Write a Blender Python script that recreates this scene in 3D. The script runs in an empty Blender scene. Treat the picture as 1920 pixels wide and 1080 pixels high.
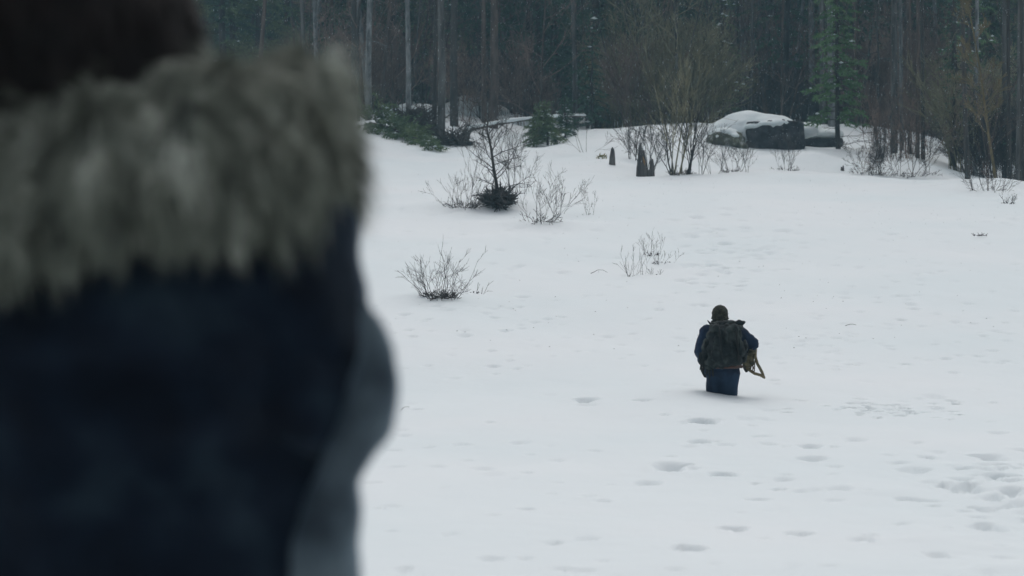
import bpy, bmesh, math, random
import numpy as np
from mathutils import Vector, Matrix, noise as mnoise

random.seed(7)
S = bpy.context.scene
C = S.collection
RAD = math.radians

# ------------------------------------------------------------------ camera
F = 4000.0                       # focal length in photograph pixels (75 mm on 36 mm)
CZ = 1.3
cam_d = bpy.data.cameras.new('camera')
cam_d.sensor_width = 36.0
cam_d.lens = 75.0
cam_d.clip_start = 0.1
cam_d.clip_end = 1500
cam_d.dof.use_dof = True
cam_d.dof.focus_distance = 27.0
cam_d.dof.aperture_fstop = 3.4
cam = bpy.data.objects.new('camera', cam_d)
C.objects.link(cam)
cam.location = (0, 0, CZ)
cam.rotation_euler = (RAD(90), 0, 0)
S.camera = cam

# ------------------------------------------------------------------ sky and sun
SUN_EL, SUN_AZ = RAD(56), RAD(8)          # azimuth from +Y towards +X
w = bpy.data.worlds.new('World')
S.world = w
w.use_nodes = True
nt = w.node_tree
nt.nodes.clear()
out = nt.nodes.new('ShaderNodeOutputWorld')
bg = nt.nodes.new('ShaderNodeBackground')
sky = nt.nodes.new('ShaderNodeTexSky')
sky.sky_type = 'NISHITA'
sky.sun_disc = False
sky.sun_elevation = SUN_EL
sky.sun_rotation = SUN_AZ
sky.dust_density = 4.0
sky.ozone_density = 1.5
hs = nt.nodes.new('ShaderNodeHueSaturation')   # an overcast sky: the same light with little of its blue
hs.inputs['Saturation'].default_value = 0.27
bg.inputs['Strength'].default_value = 0.10
nt.links.new(sky.outputs[0], hs.inputs['Color'])
nt.links.new(hs.outputs[0], bg.inputs['Color'])
nt.links.new(bg.outputs[0], out.inputs['Surface'])
sl = bpy.data.lights.new('sun', 'SUN')
sl.energy = 0.5
sl.angle = RAD(90)
sl.color = (1.0, 0.98, 0.95)
sun = bpy.data.objects.new('sun', sl)
C.objects.link(sun)
sd = Vector((math.sin(SUN_AZ) * math.cos(SUN_EL), math.cos(SUN_AZ) * math.cos(SUN_EL), math.sin(SUN_EL)))
sun.rotation_euler = sd.to_track_quat('Z', 'Y').to_euler()
sun.location = (0, 0, 40)

S.view_settings.view_transform = 'Standard'
S.view_settings.look = 'None'
S.view_settings.gamma = 1
S.view_settings.use_curve_mapping = False
S.view_settings.exposure = 0.27
S.cycles.use_denoising = True
S.cycles.max_bounces = 6
S.cycles.diffuse_bounces = 3
S.cycles.glossy_bounces = 2
S.cycles.volume_bounces = 1
S.cycles.transparent_max_bounces = 8

# ------------------------------------------------------------------ helpers
def tag(o, label=None, cat=None, group=None, kind=None):
    if label: o['label'] = label
    if cat: o['category'] = cat
    if group: o['group'] = group
    if kind: o['kind'] = kind
    return o

def link(o, parent=None):
    C.objects.link(o)
    if parent is not None:
        o.parent = parent
    return o

def empty(name, loc, rz=0.0, **k):
    o = bpy.data.objects.new(name, None)
    o.empty_display_size = 0.2
    link(o)
    o.location = loc
    o.rotation_euler = (0, 0, rz)
    return tag(o, **k)

def part(name, me, parent, **k):
    o = bpy.data.objects.new(name, me)
    link(o, parent)
    return tag(o, **k)

def copy_tree(o, parent=None):
    c = o.copy()
    C.objects.link(c)
    c.parent = parent
    for ch in list(o.children):
        copy_tree(ch, c)
    return c

def mat(name, cols, scale=6.0, rough=0.85, bump=0.3, bscale=40.0, detail=5.0, rand=0.0, spec=0.3, stretch=(1, 1, 1), sheen=0.0, lo=0.35, hi=0.65, bdist=0.02, coords='Object'):
    m = bpy.data.materials.new(name)
    m.use_nodes = True
    n = m.node_tree
    b = n.nodes['Principled BSDF']
    tc = n.nodes.new('ShaderNodeTexCoord')
    mp = n.nodes.new('ShaderNodeMapping')
    mp.inputs['Scale'].default_value = stretch
    n.links.new(tc.outputs[coords], mp.inputs[0])
    tx = n.nodes.new('ShaderNodeTexNoise')
    tx.inputs['Scale'].default_value = scale
    tx.inputs['Detail'].default_value = detail
    n.links.new(mp.outputs[0], tx.inputs['Vector'])
    rp = n.nodes.new('ShaderNodeValToRGB')
    rp.color_ramp.elements[0].position = lo
    rp.color_ramp.elements[1].position = hi
    rp.color_ramp.elements[0].color = (*cols[0], 1)
    rp.color_ramp.elements[1].color = (*cols[-1], 1)
    for i, c in enumerate(cols[1:-1]):
        e = rp.color_ramp.elements.new(lo + (hi - lo) * (i + 1) / (len(cols) - 1))
        e.color = (*c, 1)
    n.links.new(tx.outputs[0], rp.inputs[0])
    col = rp.outputs[0]
    if rand:
        oi = n.nodes.new('ShaderNodeObjectInfo')
        mr = n.nodes.new('ShaderNodeMapRange')
        mr.inputs['To Min'].default_value = 1 - rand
        mr.inputs['To Max'].default_value = 1 + rand
        n.links.new(oi.outputs['Random'], mr.inputs[0])
        h = n.nodes.new('ShaderNodeHueSaturation')
        n.links.new(col, h.inputs['Color'])
        n.links.new(mr.outputs[0], h.inputs['Value'])
        col = h.outputs[0]
    n.links.new(col, b.inputs['Base Color'])
    b.inputs['Roughness'].default_value = rough
    b.inputs['Specular IOR Level'].default_value = spec
    if sheen:
        b.inputs['Sheen Tint'].default_value = (.45, .62, .80, 1)
        b.inputs['Sheen Weight'].default_value = sheen
        b.inputs['Sheen Roughness'].default_value = 0.5
    if bump:
        t2 = n.nodes.new('ShaderNodeTexNoise')
        t2.inputs['Scale'].default_value = bscale
        t2.inputs['Detail'].default_value = 6
        n.links.new(mp.outputs[0], t2.inputs['Vector'])
        bp = n.nodes.new('ShaderNodeBump')
        bp.inputs['Strength'].default_value = bump
        bp.inputs['Distance'].default_value = bdist
        n.links.new(t2.outputs[0], bp.inputs['Height'])
        n.links.new(bp.outputs[0], b.inputs['Normal'])
    return m

M = {}
M['snow'] = mat('snow', [(.725, .783, .800), (.772, .806, .820)], scale=0.25, rough=0.7, bump=0.22, bscale=4.0, spec=0.2, bdist=0.05, stretch=(1, 1, 1))
M['snow_cap'] = mat('snow_cap', [(.71, .78, .79), (.75, .80, .81)], scale=1.5, rough=0.7, bump=0.4, bscale=7.0, spec=0.2, bdist=0.05)
M['bark_grey'] = mat('bark_grey', [(.035, .035, .034), (.13, .13, .125)], scale=5, stretch=(1, 1, .25), bump=.6, bscale=12, rand=.25)
M['bark_pale'] = mat('bark_pale', [(.07, .078, .08), (.24, .25, .25)], scale=4, stretch=(1, 1, .6), bump=.4, bscale=14, rand=.15)
M['bark_dark'] = mat('bark_dark', [(.028, .027, .026), (.075, .068, .062)], scale=5, stretch=(1, 1, .25), bump=.6, bscale=12, rand=.25)
M['bark_brown'] = mat('bark_brown', [(.048, .037, .032), (.13, .10, .085)], scale=5, stretch=(1, 1, .25), bump=.5, bscale=12, rand=.2)
M['twig_dark'] = mat('twig_dark', [(.030, .031, .034), (.075, .070, .068)], scale=4, bump=0, rand=.2)
M['twig_brown'] = mat('twig_brown', [(.085, .065, .057), (.24, .17, .14)], scale=2, bump=0, rand=.3)
M['twig_olive'] = mat('twig_olive', [(.10, .10, .06), (.26, .24, .15)], scale=2, bump=0, rand=.3)
M['twig_gold'] = mat('twig_gold', [(.10, .085, .045), (.20, .16, .085)], scale=3, bump=0, rand=.1)
M['needle'] = mat('needle', [(.016, .048, .032), (.060, .125, .070)], scale=1.6, bump=0, rand=.3, rough=.6)
M['needle_light'] = mat('needle_light', [(.060, .14, .055), (.17, .30, .12)], scale=2.0, bump=0, rand=.15, rough=.6)
M['needle_olive'] = mat('needle_olive', [(.055, .10, .048), (.16, .22, .10)], scale=2.0, bump=0, rand=.2, rough=.6)
M['rock'] = mat('rock', [(.012, .014, .018), (.040, .042, .048), (.10, .10, .10)], scale=3.5, bump=.8, bscale=9, lo=.3, hi=.75, bdist=.06)
M['rock_moss'] = mat('rock_moss', [(.035, .040, .030), (.12, .13, .09), (.40, .42, .42)], scale=4.5, bump=.7, bscale=9, lo=.35, hi=.7, bdist=.05)
M['rot_wood'] = mat('rot_wood', [(.035, .035, .037), (.14, .13, .125)], scale=5, stretch=(1, 1, .2), bump=.8, bscale=16, bdist=.03)
M['raw_wood'] = mat('raw_wood', [(.22, .13, .06), (.36, .23, .12)], scale=8, stretch=(1, 1, .2), bump=.5, bscale=20)
M['dead_leaf'] = mat('dead_leaf', [(.13, .13, .05), (.24, .22, .09)], scale=8, bump=0)

# ------------------------------------------------------------------ terrain height
_rs = np.random.RandomState(11)
_perm = _rs.rand(256, 256)
def vnoise(x, y):
    xi = np.floor(x).astype(int); yi = np.floor(y).astype(int)
    fx = x - xi; fy = y - yi
    fx = fx * fx * (3 - 2 * fx); fy = fy * fy * (3 - 2 * fy)
    a = _perm[xi & 255, yi & 255]; b = _perm[(xi + 1) & 255, yi & 255]
    c = _perm[xi & 255, (yi + 1) & 255]; d = _perm[(xi + 1) & 255, (yi + 1) & 255]
    return (a * (1 - fx) + b * fx) * (1 - fy) + (c * (1 - fx) + d * fx) * fy - 0.5
def fbm(x, y, o=4):
    r = 0; a = 1.0
    for i in range(o):
        r = r + a * vnoise(x * 2 ** i + 17.3 * i, y * 2 ** i + 5.1 * i)
        a *= 0.5
    return r

# the far snowfield: heights surveyed along bearings (as slope angles) at set distances
ROWS = [44, 48, 51, 54, 57, 60, 63, 66, 70, 74, 80, 86, 95, 110, 150]
TAB = {
    -300: [389, 362, 344, 328, 312, 300, 286, 268, 244, 232, 222, 215, 206, 198, 190],
    600:  [389, 362, 344, 328, 312, 300, 284, 262, 240, 232, 222, 215, 206, 198, 190],
    720:  [389, 362, 344, 328, 312, 300, 286, 268, 246, 234, 221, 212, 204, 197, 190],
    850:  [389, 362, 344, 328, 312, 300, 288, 274, 258, 242, 222, 206, 200, 196, 190],
    950:  [389, 362, 344, 328, 312, 300, 289, 277, 263, 248, 232, 222, 214, 205, 195],
    1030: [389, 362, 344, 328, 312, 300, 288, 276, 268, 262, 250, 240, 230, 215, 200],
    1090: [389, 362, 344, 329, 314, 300, 284, 264, 249, 246, 248, 246, 238, 220, 200],
    1150: [389, 363, 346, 333, 318, 302, 280, 256, 238, 236, 246, 248, 240, 222, 200],
    1240: [389, 364, 348, 335, 329, 312, 284, 252, 233, 231, 242, 246, 238, 220, 200],
    1340: [389, 364, 346, 332, 327, 316, 298, 270, 240, 232, 240, 246, 238, 220, 200],
    1450: [389, 363, 344, 328, 324, 318, 300, 278, 268, 250, 240, 242, 236, 220, 200],
    1520: [389, 363, 344, 329, 325, 318, 298, 274, 270, 256, 236, 234, 236, 220, 200],
    1610: [389, 363, 346, 333, 330, 326, 308, 288, 274, 256, 238, 238, 238, 222, 200],
    1700: [389, 364, 348, 334, 332, 330, 314, 294, 282, 264, 246, 246, 244, 226, 200],
    1760: [389, 364, 346, 332, 333, 334, 326, 314, 296, 280, 264, 260, 254, 236, 205],
    1820: [389, 362, 342, 333, 340, 342, 338, 330, 318, 306, 292, 280, 268, 246, 210],
    1880: [389, 360, 342, 343, 350, 350, 346, 340, 330, 320, 306, 294, 278, 254, 215],
    1940: [389, 360, 348, 352, 360, 358, 352, 346, 336, 326, 312, 300, 284, 258, 218],
    2200: [389, 362, 350, 350, 352, 350, 346, 340, 330, 320, 306, 294, 278, 254, 215],
}
_pk = sorted(TAB)
_dg = np.arange(40, 150.01, 0.5)
_pg = np.arange(-300, 2201, 20.0)
_tz = np.array([[CZ + (540 - v) / F * d for v, d in zip(TAB[p], ROWS)] for p in _pk])       # px x rows
_t1 = np.array([np.interp(_dg, ROWS, r) for r in _tz])
_t1[:, _dg < 44] = 0.185 + 0.12 * (_dg[_dg < 44] - 21)
_Z = np.array([np.interp(_pg, _pk, _t1[:, j]) for j in range(len(_dg))]).T
def _blur(a, k, ax):
    kk = np.exp(-np.linspace(-2, 2, 2 * k + 1) ** 2); kk /= kk.sum()
    pad = [(0, 0), (0, 0)]; pad[ax] = (k, k)
    b = np.pad(a, pad, mode='edge')
    return np.apply_along_axis(lambda v: np.convolve(v, kk, 'valid'), ax, b)
_Z = _blur(_blur(_Z, 2, 1), 2, 0)

MAN = Vector(((1352 - 960) / F * 21.0, 21.0, 0))
def base_h(y):
    t = np.clip((y - 12.0) / 9.0, 0, 1)
    z = 0.2 * t * t
    s = y - 21.0
    return z + np.where(s > 0, 0.044 * s + 0.0815 * (np.sqrt(s * s + 4) - 2), 0)
def H(x, y):
    x = np.asarray(x, float); y = np.asarray(y, float)
    near = base_h(y)
    px = np.clip(960 + F * x / np.maximum(y, 1.0), -299, 2199)
    d = np.clip(y, 40, 149.9)
    i = (px + 300) / 20.0; j = (d - 40) / 0.5
    i0 = np.clip(np.floor(i).astype(int), 0, len(_pg) - 2); j0 = np.clip(np.floor(j).astype(int), 0, len(_dg) - 2)
    fi = i - i0; fj = j - j0
    far = (_Z[i0, j0] * (1 - fi) + _Z[i0 + 1, j0] * fi) * (1 - fj) + (_Z[i0, j0 + 1] * (1 - fi) + _Z[i0 + 1, j0 + 1] * fi) * fj
    t = np.clip((y - 40.0) / 4.0, 0, 1); t = t * t * (3 - 2 * t)
    z = near * (1 - t) + far * t
    amp = np.clip((y - 8) / 20.0, 0.2, 1.0)
    z = z + amp * (0.16 * fbm(x * .14, y * .09, 3) + 0.035 * fbm(x * .8 + 40, y * .5 + 9, 3))
    z = z - amp * 0.0
    far_ = np.clip((y - 50) / 6, 0, 1) * np.clip((92 - y) / 8, 0, 1)
    z = z + far_ * (.20 * fbm(x * .45 + 3, y * .28 + 7, 3) + .05 * vnoise(x * 1.7, y * 1.1))
    for u_, d_, a_, rx_, ry_ in ((905, 44.3, .20, 1.7, .9), (1012, 40.6, .13, 1.1, .7), (815, 29.6, .09, .55, .45), (1218, 34.0, .05, .5, .5), (1130, 58, .22, 1.6, 1.6), (1290, 56, .10, 1.8, 1.2),
                                 (1530, 63, .22, 1.2, 1.4), (1430, 62.5, .16, 1.6, 1.3), (1660, 61, .25, 1.3, 1.5), (1745, 63, .25, 1.5, 2), (1875, 51, .14, 1.1, 1.0), (745, 72, .3, 1.8, 2)):
        z = z + a_ * np.exp(-((x - (u_ - 960) / F * d_) ** 2 / rx_ ** 2 + (y - d_) ** 2 / ry_ ** 2))
    # the snow the walker pushes aside
    z = z - 0.032 * np.clip((x - MAN.x) / 0.28, -1, 1) * np.exp(-((x - MAN.x) ** 2 / 1.6 + (y - MAN.y + .2) ** 2 / 6.0))
    return z
_off = float(H(MAN.x, MAN.y - .2)) - 0.255
_H0 = H
def H(x, y):
    y = np.asarray(y, float)
    return _H0(x, y) - _off * np.exp(-((np.asarray(x) - MAN.x) ** 2 + (y - MAN.y) ** 2) / 9.0)
def h1(x, y):
    return float(H(x, y))
_ds = np.concatenate([np.arange(6, 40, .1), np.arange(40, 150, .2)])
def at(px, py, dmin=6.0, dmax=150.0):
    """the point of the snow surface seen along the bearing (px, py)"""
    ds = _ds[(_ds >= dmin) & (_ds <= dmax)]
    u = (px - 960) / F; v = (540 - py) / F
    g = H(u * ds, ds) - (CZ + v * ds)
    k = np.argmax(g >= 0)
    if g[k] < 0:
        k = int(np.argmax(g))
    d = float(ds[k])
    if k > 0 and g[k] > 0 > g[k - 1]:
        d = float(ds[k - 1] + (ds[k] - ds[k - 1]) * (-g[k - 1]) / (g[k] - g[k - 1]))
    return Vector((u * d, d, h1(u * d, d)))
def on(px, d):
    x = (px - 960) / F * d
    return Vector((x, d, h1(x, d)))

# ------------------------------------------------------------------ snow ground
def build_ground():
    uf = np.arange(-0.285, 0.2851, 0.00125)
    uo = 0.285 + 0.006 * (1.11 ** np.arange(1, 40) - 1) / 0.11
    U = np.concatenate([-uo[::-1], uf, uo])
    ys = [-60.0]
    while ys[-1] < 170:
        y = ys[-1]
        if y < 7: st = max(0.25, (7 - y) * .12)
        elif y < 27: st = 0.05
        elif y < 60: st = 0.0048 * y - .0796
        elif y < 95: st = 0.25
        else: st = 1.5
        ys.append(y + st)
    Y = np.array(ys)
    s = np.sqrt(Y * Y + 15 ** 2)
    X = U[None, :] * s[:, None]
    YY = np.repeat(Y[:, None], len(U), 1)
    Z = H(X, YY)
    rs = np.random.RandomState(5)
    pits = []
    for (px, py, wpx, dep) in [(1100, 750, 40, .12), (1205, 750, 26, .05), (1247, 779, 18, .06), (1322, 792, 42, .12), (1310, 830, 40, .12), (1345, 829, 16, .06),
                               (1255, 876, 60, .12), (1358, 889, 46, .12), (1517, 835, 34, .11), (1522, 858, 46, .11), (1600, 821, 36, .05),
                               (1415, 905, 16, .05), (1460, 916, 26, .07), (1850, 857, 48, .10), (1738, 856, 32, .07), (1712, 881, 56, .07),
                               (1572, 917, 46, .05), (1880, 896, 50, .12), (1905, 880, 22, .06), (1900, 922, 56, .10), (1862, 928, 40, .07),
                               (1735, 934, 50, .07), (1820, 880, 20, .04), (1800, 915, 60, .06), (1690, 866, 26, .04), (780, 766, 24, .05), (973, 830, 34, .05),
                               (1210, 905, 40, .05), (1130, 940, 30, .04), (1420, 935, 34, .06), (1500, 1000, 46, .08), (1380, 990, 44, .10), (1290, 1030, 46, .10),
                               (1620, 1010, 36, .06), (1850, 990, 60, .08), (1760, 1040, 44, .06), (1100, 1010, 40, .05), (1440, 770, 30, .03), (1400, 785, 40, .03)]:
        p = at(px, py, 8, 60)
        pits.append((p.x, p.y, wpx / 2 / F * p.y * .92, dep * rs.uniform(.7, 1.0)))
    def scat(n, fx, fy, wr, dr):
        for _ in range(n):
            px, py = fx(), fy()
            p = at(px, py, 8, 70)
            pits.append((p.x, p.y, rs.uniform(*wr) / 2 / F * p.y, rs.uniform(*dr)))
    scat(70, lambda: rs.normal(1645, 80), lambda: rs.normal(768, 9), (7, 16), (.035, .09))      # crumbled row of prints
    scat(60, lambda: rs.normal(1360, 55), lambda: rs.normal(470, 45), (10, 26), (.03, .075))    # old trail up the slope
    scat(40, lambda: rs.normal(1550, 50), lambda: rs.normal(640, 26), (8, 18), (.01, .03))
    scat(50, lambda: rs.normal(1850, 60), lambda: rs.normal(905, 30), (14, 36), (.02, .06))
    scat(460, lambda: rs.uniform(690, 1920), lambda: rs.uniform(360, 700), (6, 20), (.012, .045))
    scat(110, lambda: rs.uniform(690, 1920), lambda: rs.uniform(700, 1080), (10, 34), (.010, .040))
    scat(50, lambda: rs.uniform(1250, 1500), lambda: rs.uniform(380, 500), (8, 18), (.02, .05))
    for (x, y, r, dep) in pits:
        sy = r * 1.5
        j0, j1 = np.searchsorted(Y, [y - 3.2 * sy, y + 3.2 * sy])
        if j1 <= j0: continue
        dx = (X[j0:j1] - x) / r
        dy = (YY[j0:j1] - y) / sy
        fr = .45 / r
        wob = 1 + 1.5 * vnoise(X[j0:j1] * fr * 2.2 + 3 + x * 7, YY[j0:j1] * fr * 1.4 + y * 5)
        an = rs.uniform(-.9, .9)
        dx, dy = dx * math.cos(an) + dy * math.sin(an), -dx * math.sin(an) * 1.2 + dy * math.cos(an)
        q = (dx * dx + dy * dy) * np.clip(wob, .3, 3)
        Z[j0:j1] -= dep * 1.0 * np.exp(-np.power(q, 1.5)) - dep * .08 * np.exp(-(np.sqrt(q) - 1.6) ** 2 * 4)
    fine = (YY > 8) & (YY < 60)
    Z += np.where(fine, 0.012 * vnoise(X * 3.1, YY * 1.6) + .020 * fbm(X * 1.1 + 5, YY * .6, 2) + .002 * vnoise(X * 9, YY * 5), 0)
    rough = np.clip((X * F / np.maximum(YY, 1) + 960 - 1550) / 300, 0, 1) * np.clip((17 - YY) / 3, 0, 1)
    Z += rough * .05 * fbm(X * 2.4 + 8, YY * 1.7, 3)
    ny, nx = X.shape
    co = np.stack([X, YY, Z], -1).reshape(-1, 3).astype(np.float32)
    idx = np.arange(ny * nx).reshape(ny, nx)
    q = np.stack([idx[:-1, :-1], idx[:-1, 1:], idx[1:, 1:], idx[1:, :-1]], -1).reshape(-1, 4).astype(np.int32)
    me = bpy.data.meshes.new('snow_ground')
    me.vertices.add(len(co)); me.vertices.foreach_set('co', co.ravel())
    me.loops.add(q.size); me.loops.foreach_set('vertex_index', q.ravel())
    me.polygons.add(len(q)); me.polygons.foreach_set('loop_start', np.arange(0, q.size, 4, dtype=np.int32))
    me.polygons.foreach_set('use_smooth', np.ones(len(q), bool))
    me.update(calc_edges=True)
    me.materials.append(M['snow'])
    o = bpy.data.objects.new('snow_ground', me)
    link(o)
    tag(o, kind='structure')
build_ground()

# ------------------------------------------------------------------ geometry builder
class Geo:
    def __init__(g):
        g.v = []; g.f = []
    def tube(g, pts, rad, n=3, cap=False):
        base = len(g.v)
        m = len(pts)
        for i, p in enumerate(pts):
            a = pts[max(i - 1, 0)]; b = pts[min(i + 1, m - 1)]
            t = (b - a)
            if t.length < 1e-9: t = Vector((0, 0, 1))
            t.normalize()
            u = t.cross(Vector((0.31, 0.95, 0.05)))
            if u.length < .1: u = t.cross(Vector((1, 0, 0)))
            u.normalize(); w_ = t.cross(u)
            r = rad[i]
            for k in range(n):
                an = 2 * math.pi * k / n
                g.v.append(p + u * (r * math.cos(an)) + w_ * (r * math.sin(an)))
        for i in range(m - 1):
            for k in range(n):
                k2 = (k + 1) % n
                g.f.append((base + i * n + k, base + i * n + k2, base + (i + 1) * n + k2, base + (i + 1) * n + k))
        if cap:
            g.f.append(tuple(base + (m - 1) * n + k for k in range(n)))
            g.f.append(tuple(base + k for k in reversed(range(n))))
    def blade(g, p, d, L, wd):
        s = d.cross(Vector((random.uniform(-1, 1), random.uniform(-1, 1), random.uniform(-1, 1))))
        if s.length < 1e-6: return
        s.normalize()
        b = len(g.v)
        g.v += [p - s * wd, p + s * wd, p + d * L]
        g.f.append((b, b + 1, b + 2))
    def blobs(g, p, r, sq=.6):
        """small faceted lump (snow clot)"""
        b = len(g.v)
        k = 6
        g.v.append(p + Vector((0, 0, r * sq)))
        for i in range(k):
            a = 2 * math.pi * i / k
            rr = r * random.uniform(.7, 1.2)
            g.v.append(p + Vector((rr * math.cos(a), rr * math.sin(a), 0)))
        g.v.append(p - Vector((0, 0, r * sq * .6)))
        for i in range(k):
            j = (i + 1) % k
            g.f.append((b, b + 1 + i, b + 1 + j)); g.f.append((b + k + 1, b + 1 + j, b + 1 + i))
    def mesh(g, name, m, smooth=True):
        me = bpy.data.meshes.new(name)
        me.from_pydata([tuple(v) for v in g.v], [], g.f)
        if smooth: me.polygons.foreach_set('use_smooth', [True] * len(me.polygons))
        me.materials.append(m)
        me.update()
        return me

def rv(s=1.0):
    return Vector((random.gauss(0, s), random.gauss(0, s), random.gauss(0, s)))

def path(p, d, L, n, wob, up):
    pts = [p.copy()]
    d = d.normalized()
    for i in range(n):
        d = (d + rv(wob) + Vector((0, 0, up))).normalized()
        pts.append(pts[-1] + d * (L / n))
    return pts

def lerp_path(pts, t):
    s = t * (len(pts) - 1)
    i = min(int(s), len(pts) - 2)
    return pts[i].lerp(pts[i + 1], s - i), (pts[i + 1] - pts[i]).normalized()

def grow(g, p, d, L, r, depth, kids, up=.05, wob=.12, rmin=.004, spread=.75, sides=3):
    n = 4 if depth > 0 else 3
    pts = path(p, d, L, n, wob, up)
    rr = [max(rmin, r * (1 - .75 * i / n)) for i in range(n + 1)]
    g.tube(pts, rr, sides if depth > 0 else 3)
    if depth <= 0: return
    for k in range(kids[0]):
        t = random.uniform(.22, .98)
        q, dd = lerp_path(pts, t)
        s = dd.cross(rv()).normalized()
        nd = (dd + s * random.uniform(.6, 1.3) * spread).normalized()
        grow(g, q, nd, L * random.uniform(.35, .62) * (1.15 - .5 * t), max(rmin, r * .45 * (1.1 - .5 * t)), depth - 1, kids[1:] or kids, up, wob * 1.15, rmin, spread, 3)

def spray(g, p, d, L, dens=1.0, wn=.022, nl=.13):
    """a needled twig"""
    n = max(4, int(L * 42 * dens))
    for i in range(n):
        t = (i + random.random()) / n
        q = p + d * (L * t) + Vector((0, 0, -.12 * L * t * t))
        nd = (d * .8 + rv(.55)).normalized()
        g.blade(q, nd, nl * random.uniform(.6, 1.2), wn * random.uniform(.6, 1.2))

def bough(g, p, d, L, gs=None, droop=.10, dens=1.0, snow=0.0, wn=.022, nl=.13):
    n = 5
    pts = [p.copy()]; dd = d.normalized()
    for i in range(n):
        dd = (dd + Vector((0, 0, -droop)) + rv(.05)).normalized()
        pts.append(pts[-1] + dd * L / n)
    k = max(3, int(L * 7 * dens))
    for i in range(k):
        t = .15 + .85 * (i + random.random()) / k
        q, dq = lerp_path(pts, min(t, .999))
        s = dq.cross(Vector((0, 0, 1)))
        if s.length < .05: s = Vector((1, 0, 0))
        s = s.normalized() * random.choice((-1, 1))
        nd = (dq * .8 + s * random.uniform(.5, 1.0) + rv(.18) + Vector((0, 0, -.15))).normalized()
        spray(g, q, nd, L * .38 * (1.1 - .6 * t) * random.uniform(.6, 1.2), dens, wn, nl)
        if gs is not None and random.random() < snow:
            gs.blobs(q + Vector((0, 0, .03)), random.uniform(.05, .13), .45)
    return pts

def conifer(h, r, crown_lo, crown_r, nb, dens=1.0, snow=0.0, bark='bark_dark', ndl='needle', dead=10, lean=0.0, wn=.022, nl=.13):
    """returns trunk, crown, snow meshes for a conifer standing at the origin"""
    tr = Geo(); cr = Geo(); sn = Geo()
    n = 9
    wob = [Vector((0, 0, 0))]
    for i in range(n): wob.append(wob[-1] + Vector((random.gauss(0, .05), random.gauss(0, .05), 0)))
    pts = [Vector((lean * i / n * h, 0, h * i / n - (.6 if i == 0 else 0))) + wob[i] for i in range(n + 1)]
    rr = [r * (1.12 if i == 0 else 1.0) * (1 - .9 * i / n) + .008 for i in range(n + 1)]
    tr.tube(pts, rr, 8)
    for k in range(dead):
        t = random.uniform(.04, max(.08, crown_lo / h))
        q, _ = lerp_path(pts, t)
        a = random.uniform(0, 6.28)
        grow(tr, q, Vector((math.cos(a), math.sin(a), random.uniform(-.3, .25))), random.uniform(.5, 1.6), .016, 1, (5,), up=-.04, wob=.12, rmin=.005)
    for k in range(nb):
        t = (crown_lo + (h - crown_lo) * ((k + random.random()) / nb) ** .9) / h
        q, _ = lerp_path(pts, min(t, .995))
        a = k * 2.4 + random.uniform(-.5, .5)
        prof = (1 - (t * h - crown_lo) / (h - crown_lo)) ** .75
        L = max(.25, crown_r * prof * random.uniform(.65, 1.15))
        d = Vector((math.cos(a), math.sin(a), random.uniform(-.15, .3)))
        bp = bough(cr, q, d, L, sn, .09, dens, snow, wn, nl)
        tr.tube([bp[0], bp[2], bp[4]], [.022, .014, .006], 3)
    return tr.mesh('trunk', M[bark]), cr.mesh('crown', M[ndl], False), (sn.mesh('snow_patch', M['snow_cap']) if sn.v else None)

def bare(h, r, kids=(12, 6, 4), bark='bark_grey', twig='twig_brown', start=.15, bl=.28, up=.08, rmin=.005, lean=0, stems=1, spread=.75):
    tr = Geo(); cr = Geo()
    for s_ in range(stems):
        n = 9
        d = Vector((lean, 0, 1)).normalized()
        p0 = Vector((0, 0, -.3))
        if stems > 1:
            a = random.uniform(0, 6.28); d = Vector((math.cos(a) * .25, math.sin(a) * .25, 1)); p0 = Vector((math.cos(a) * .12, math.sin(a) * .12, -.3))
        hh = h * (random.uniform(.65, 1) if stems > 1 else 1)
        pts = path(p0, d, hh + .3, n, .035, .02)
        rr = [max(.009, r * (1 - .85 * i / n)) for i in range(n + 1)]
        tr.tube(pts, rr, 6)
        for k in range(kids[0]):
            t = start + (1 - start) * (k + random.random()) / kids[0]
            q, dd = lerp_path(pts, min(t, .99))
            a = random.uniform(0, 6.28)
            nd = Vector((math.cos(a), math.sin(a), random.uniform(.35, 1.0))).normalized()
            grow(cr, q, nd, hh * bl * (1.15 - .8 * t) * random.uniform(.6, 1.2), max(.009, r * .4 * (1.1 - t)), len(kids) - 1, kids[1:], up, .10, rmin, spread)
    return tr.mesh('trunk', M[bark]), cr.mesh('crown', M[twig])

def shrub_geo(h, n_stems, kids=(5, 3), spread=.5, r=.010, rmin=.003, foot=.12, up=.04, wob=.10, hv=.5):
    g = Geo()
    for i in range(n_stems):
        a = random.uniform(0, 6.28)
        o = Vector((math.cos(a), math.sin(a), 0)) * foot * random.random() ** .5
        sp = spread * random.random() ** .7
        d = Vector((math.cos(a) * sp, math.sin(a) * sp, 1)).normalized()
        L = h * random.uniform(hv, 1)
        grow(g, o - Vector((0, 0, .12)), d, L + .12, r * random.uniform(.6, 1.1), len(kids), kids, up, wob, rmin, .6)
    return g

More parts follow.
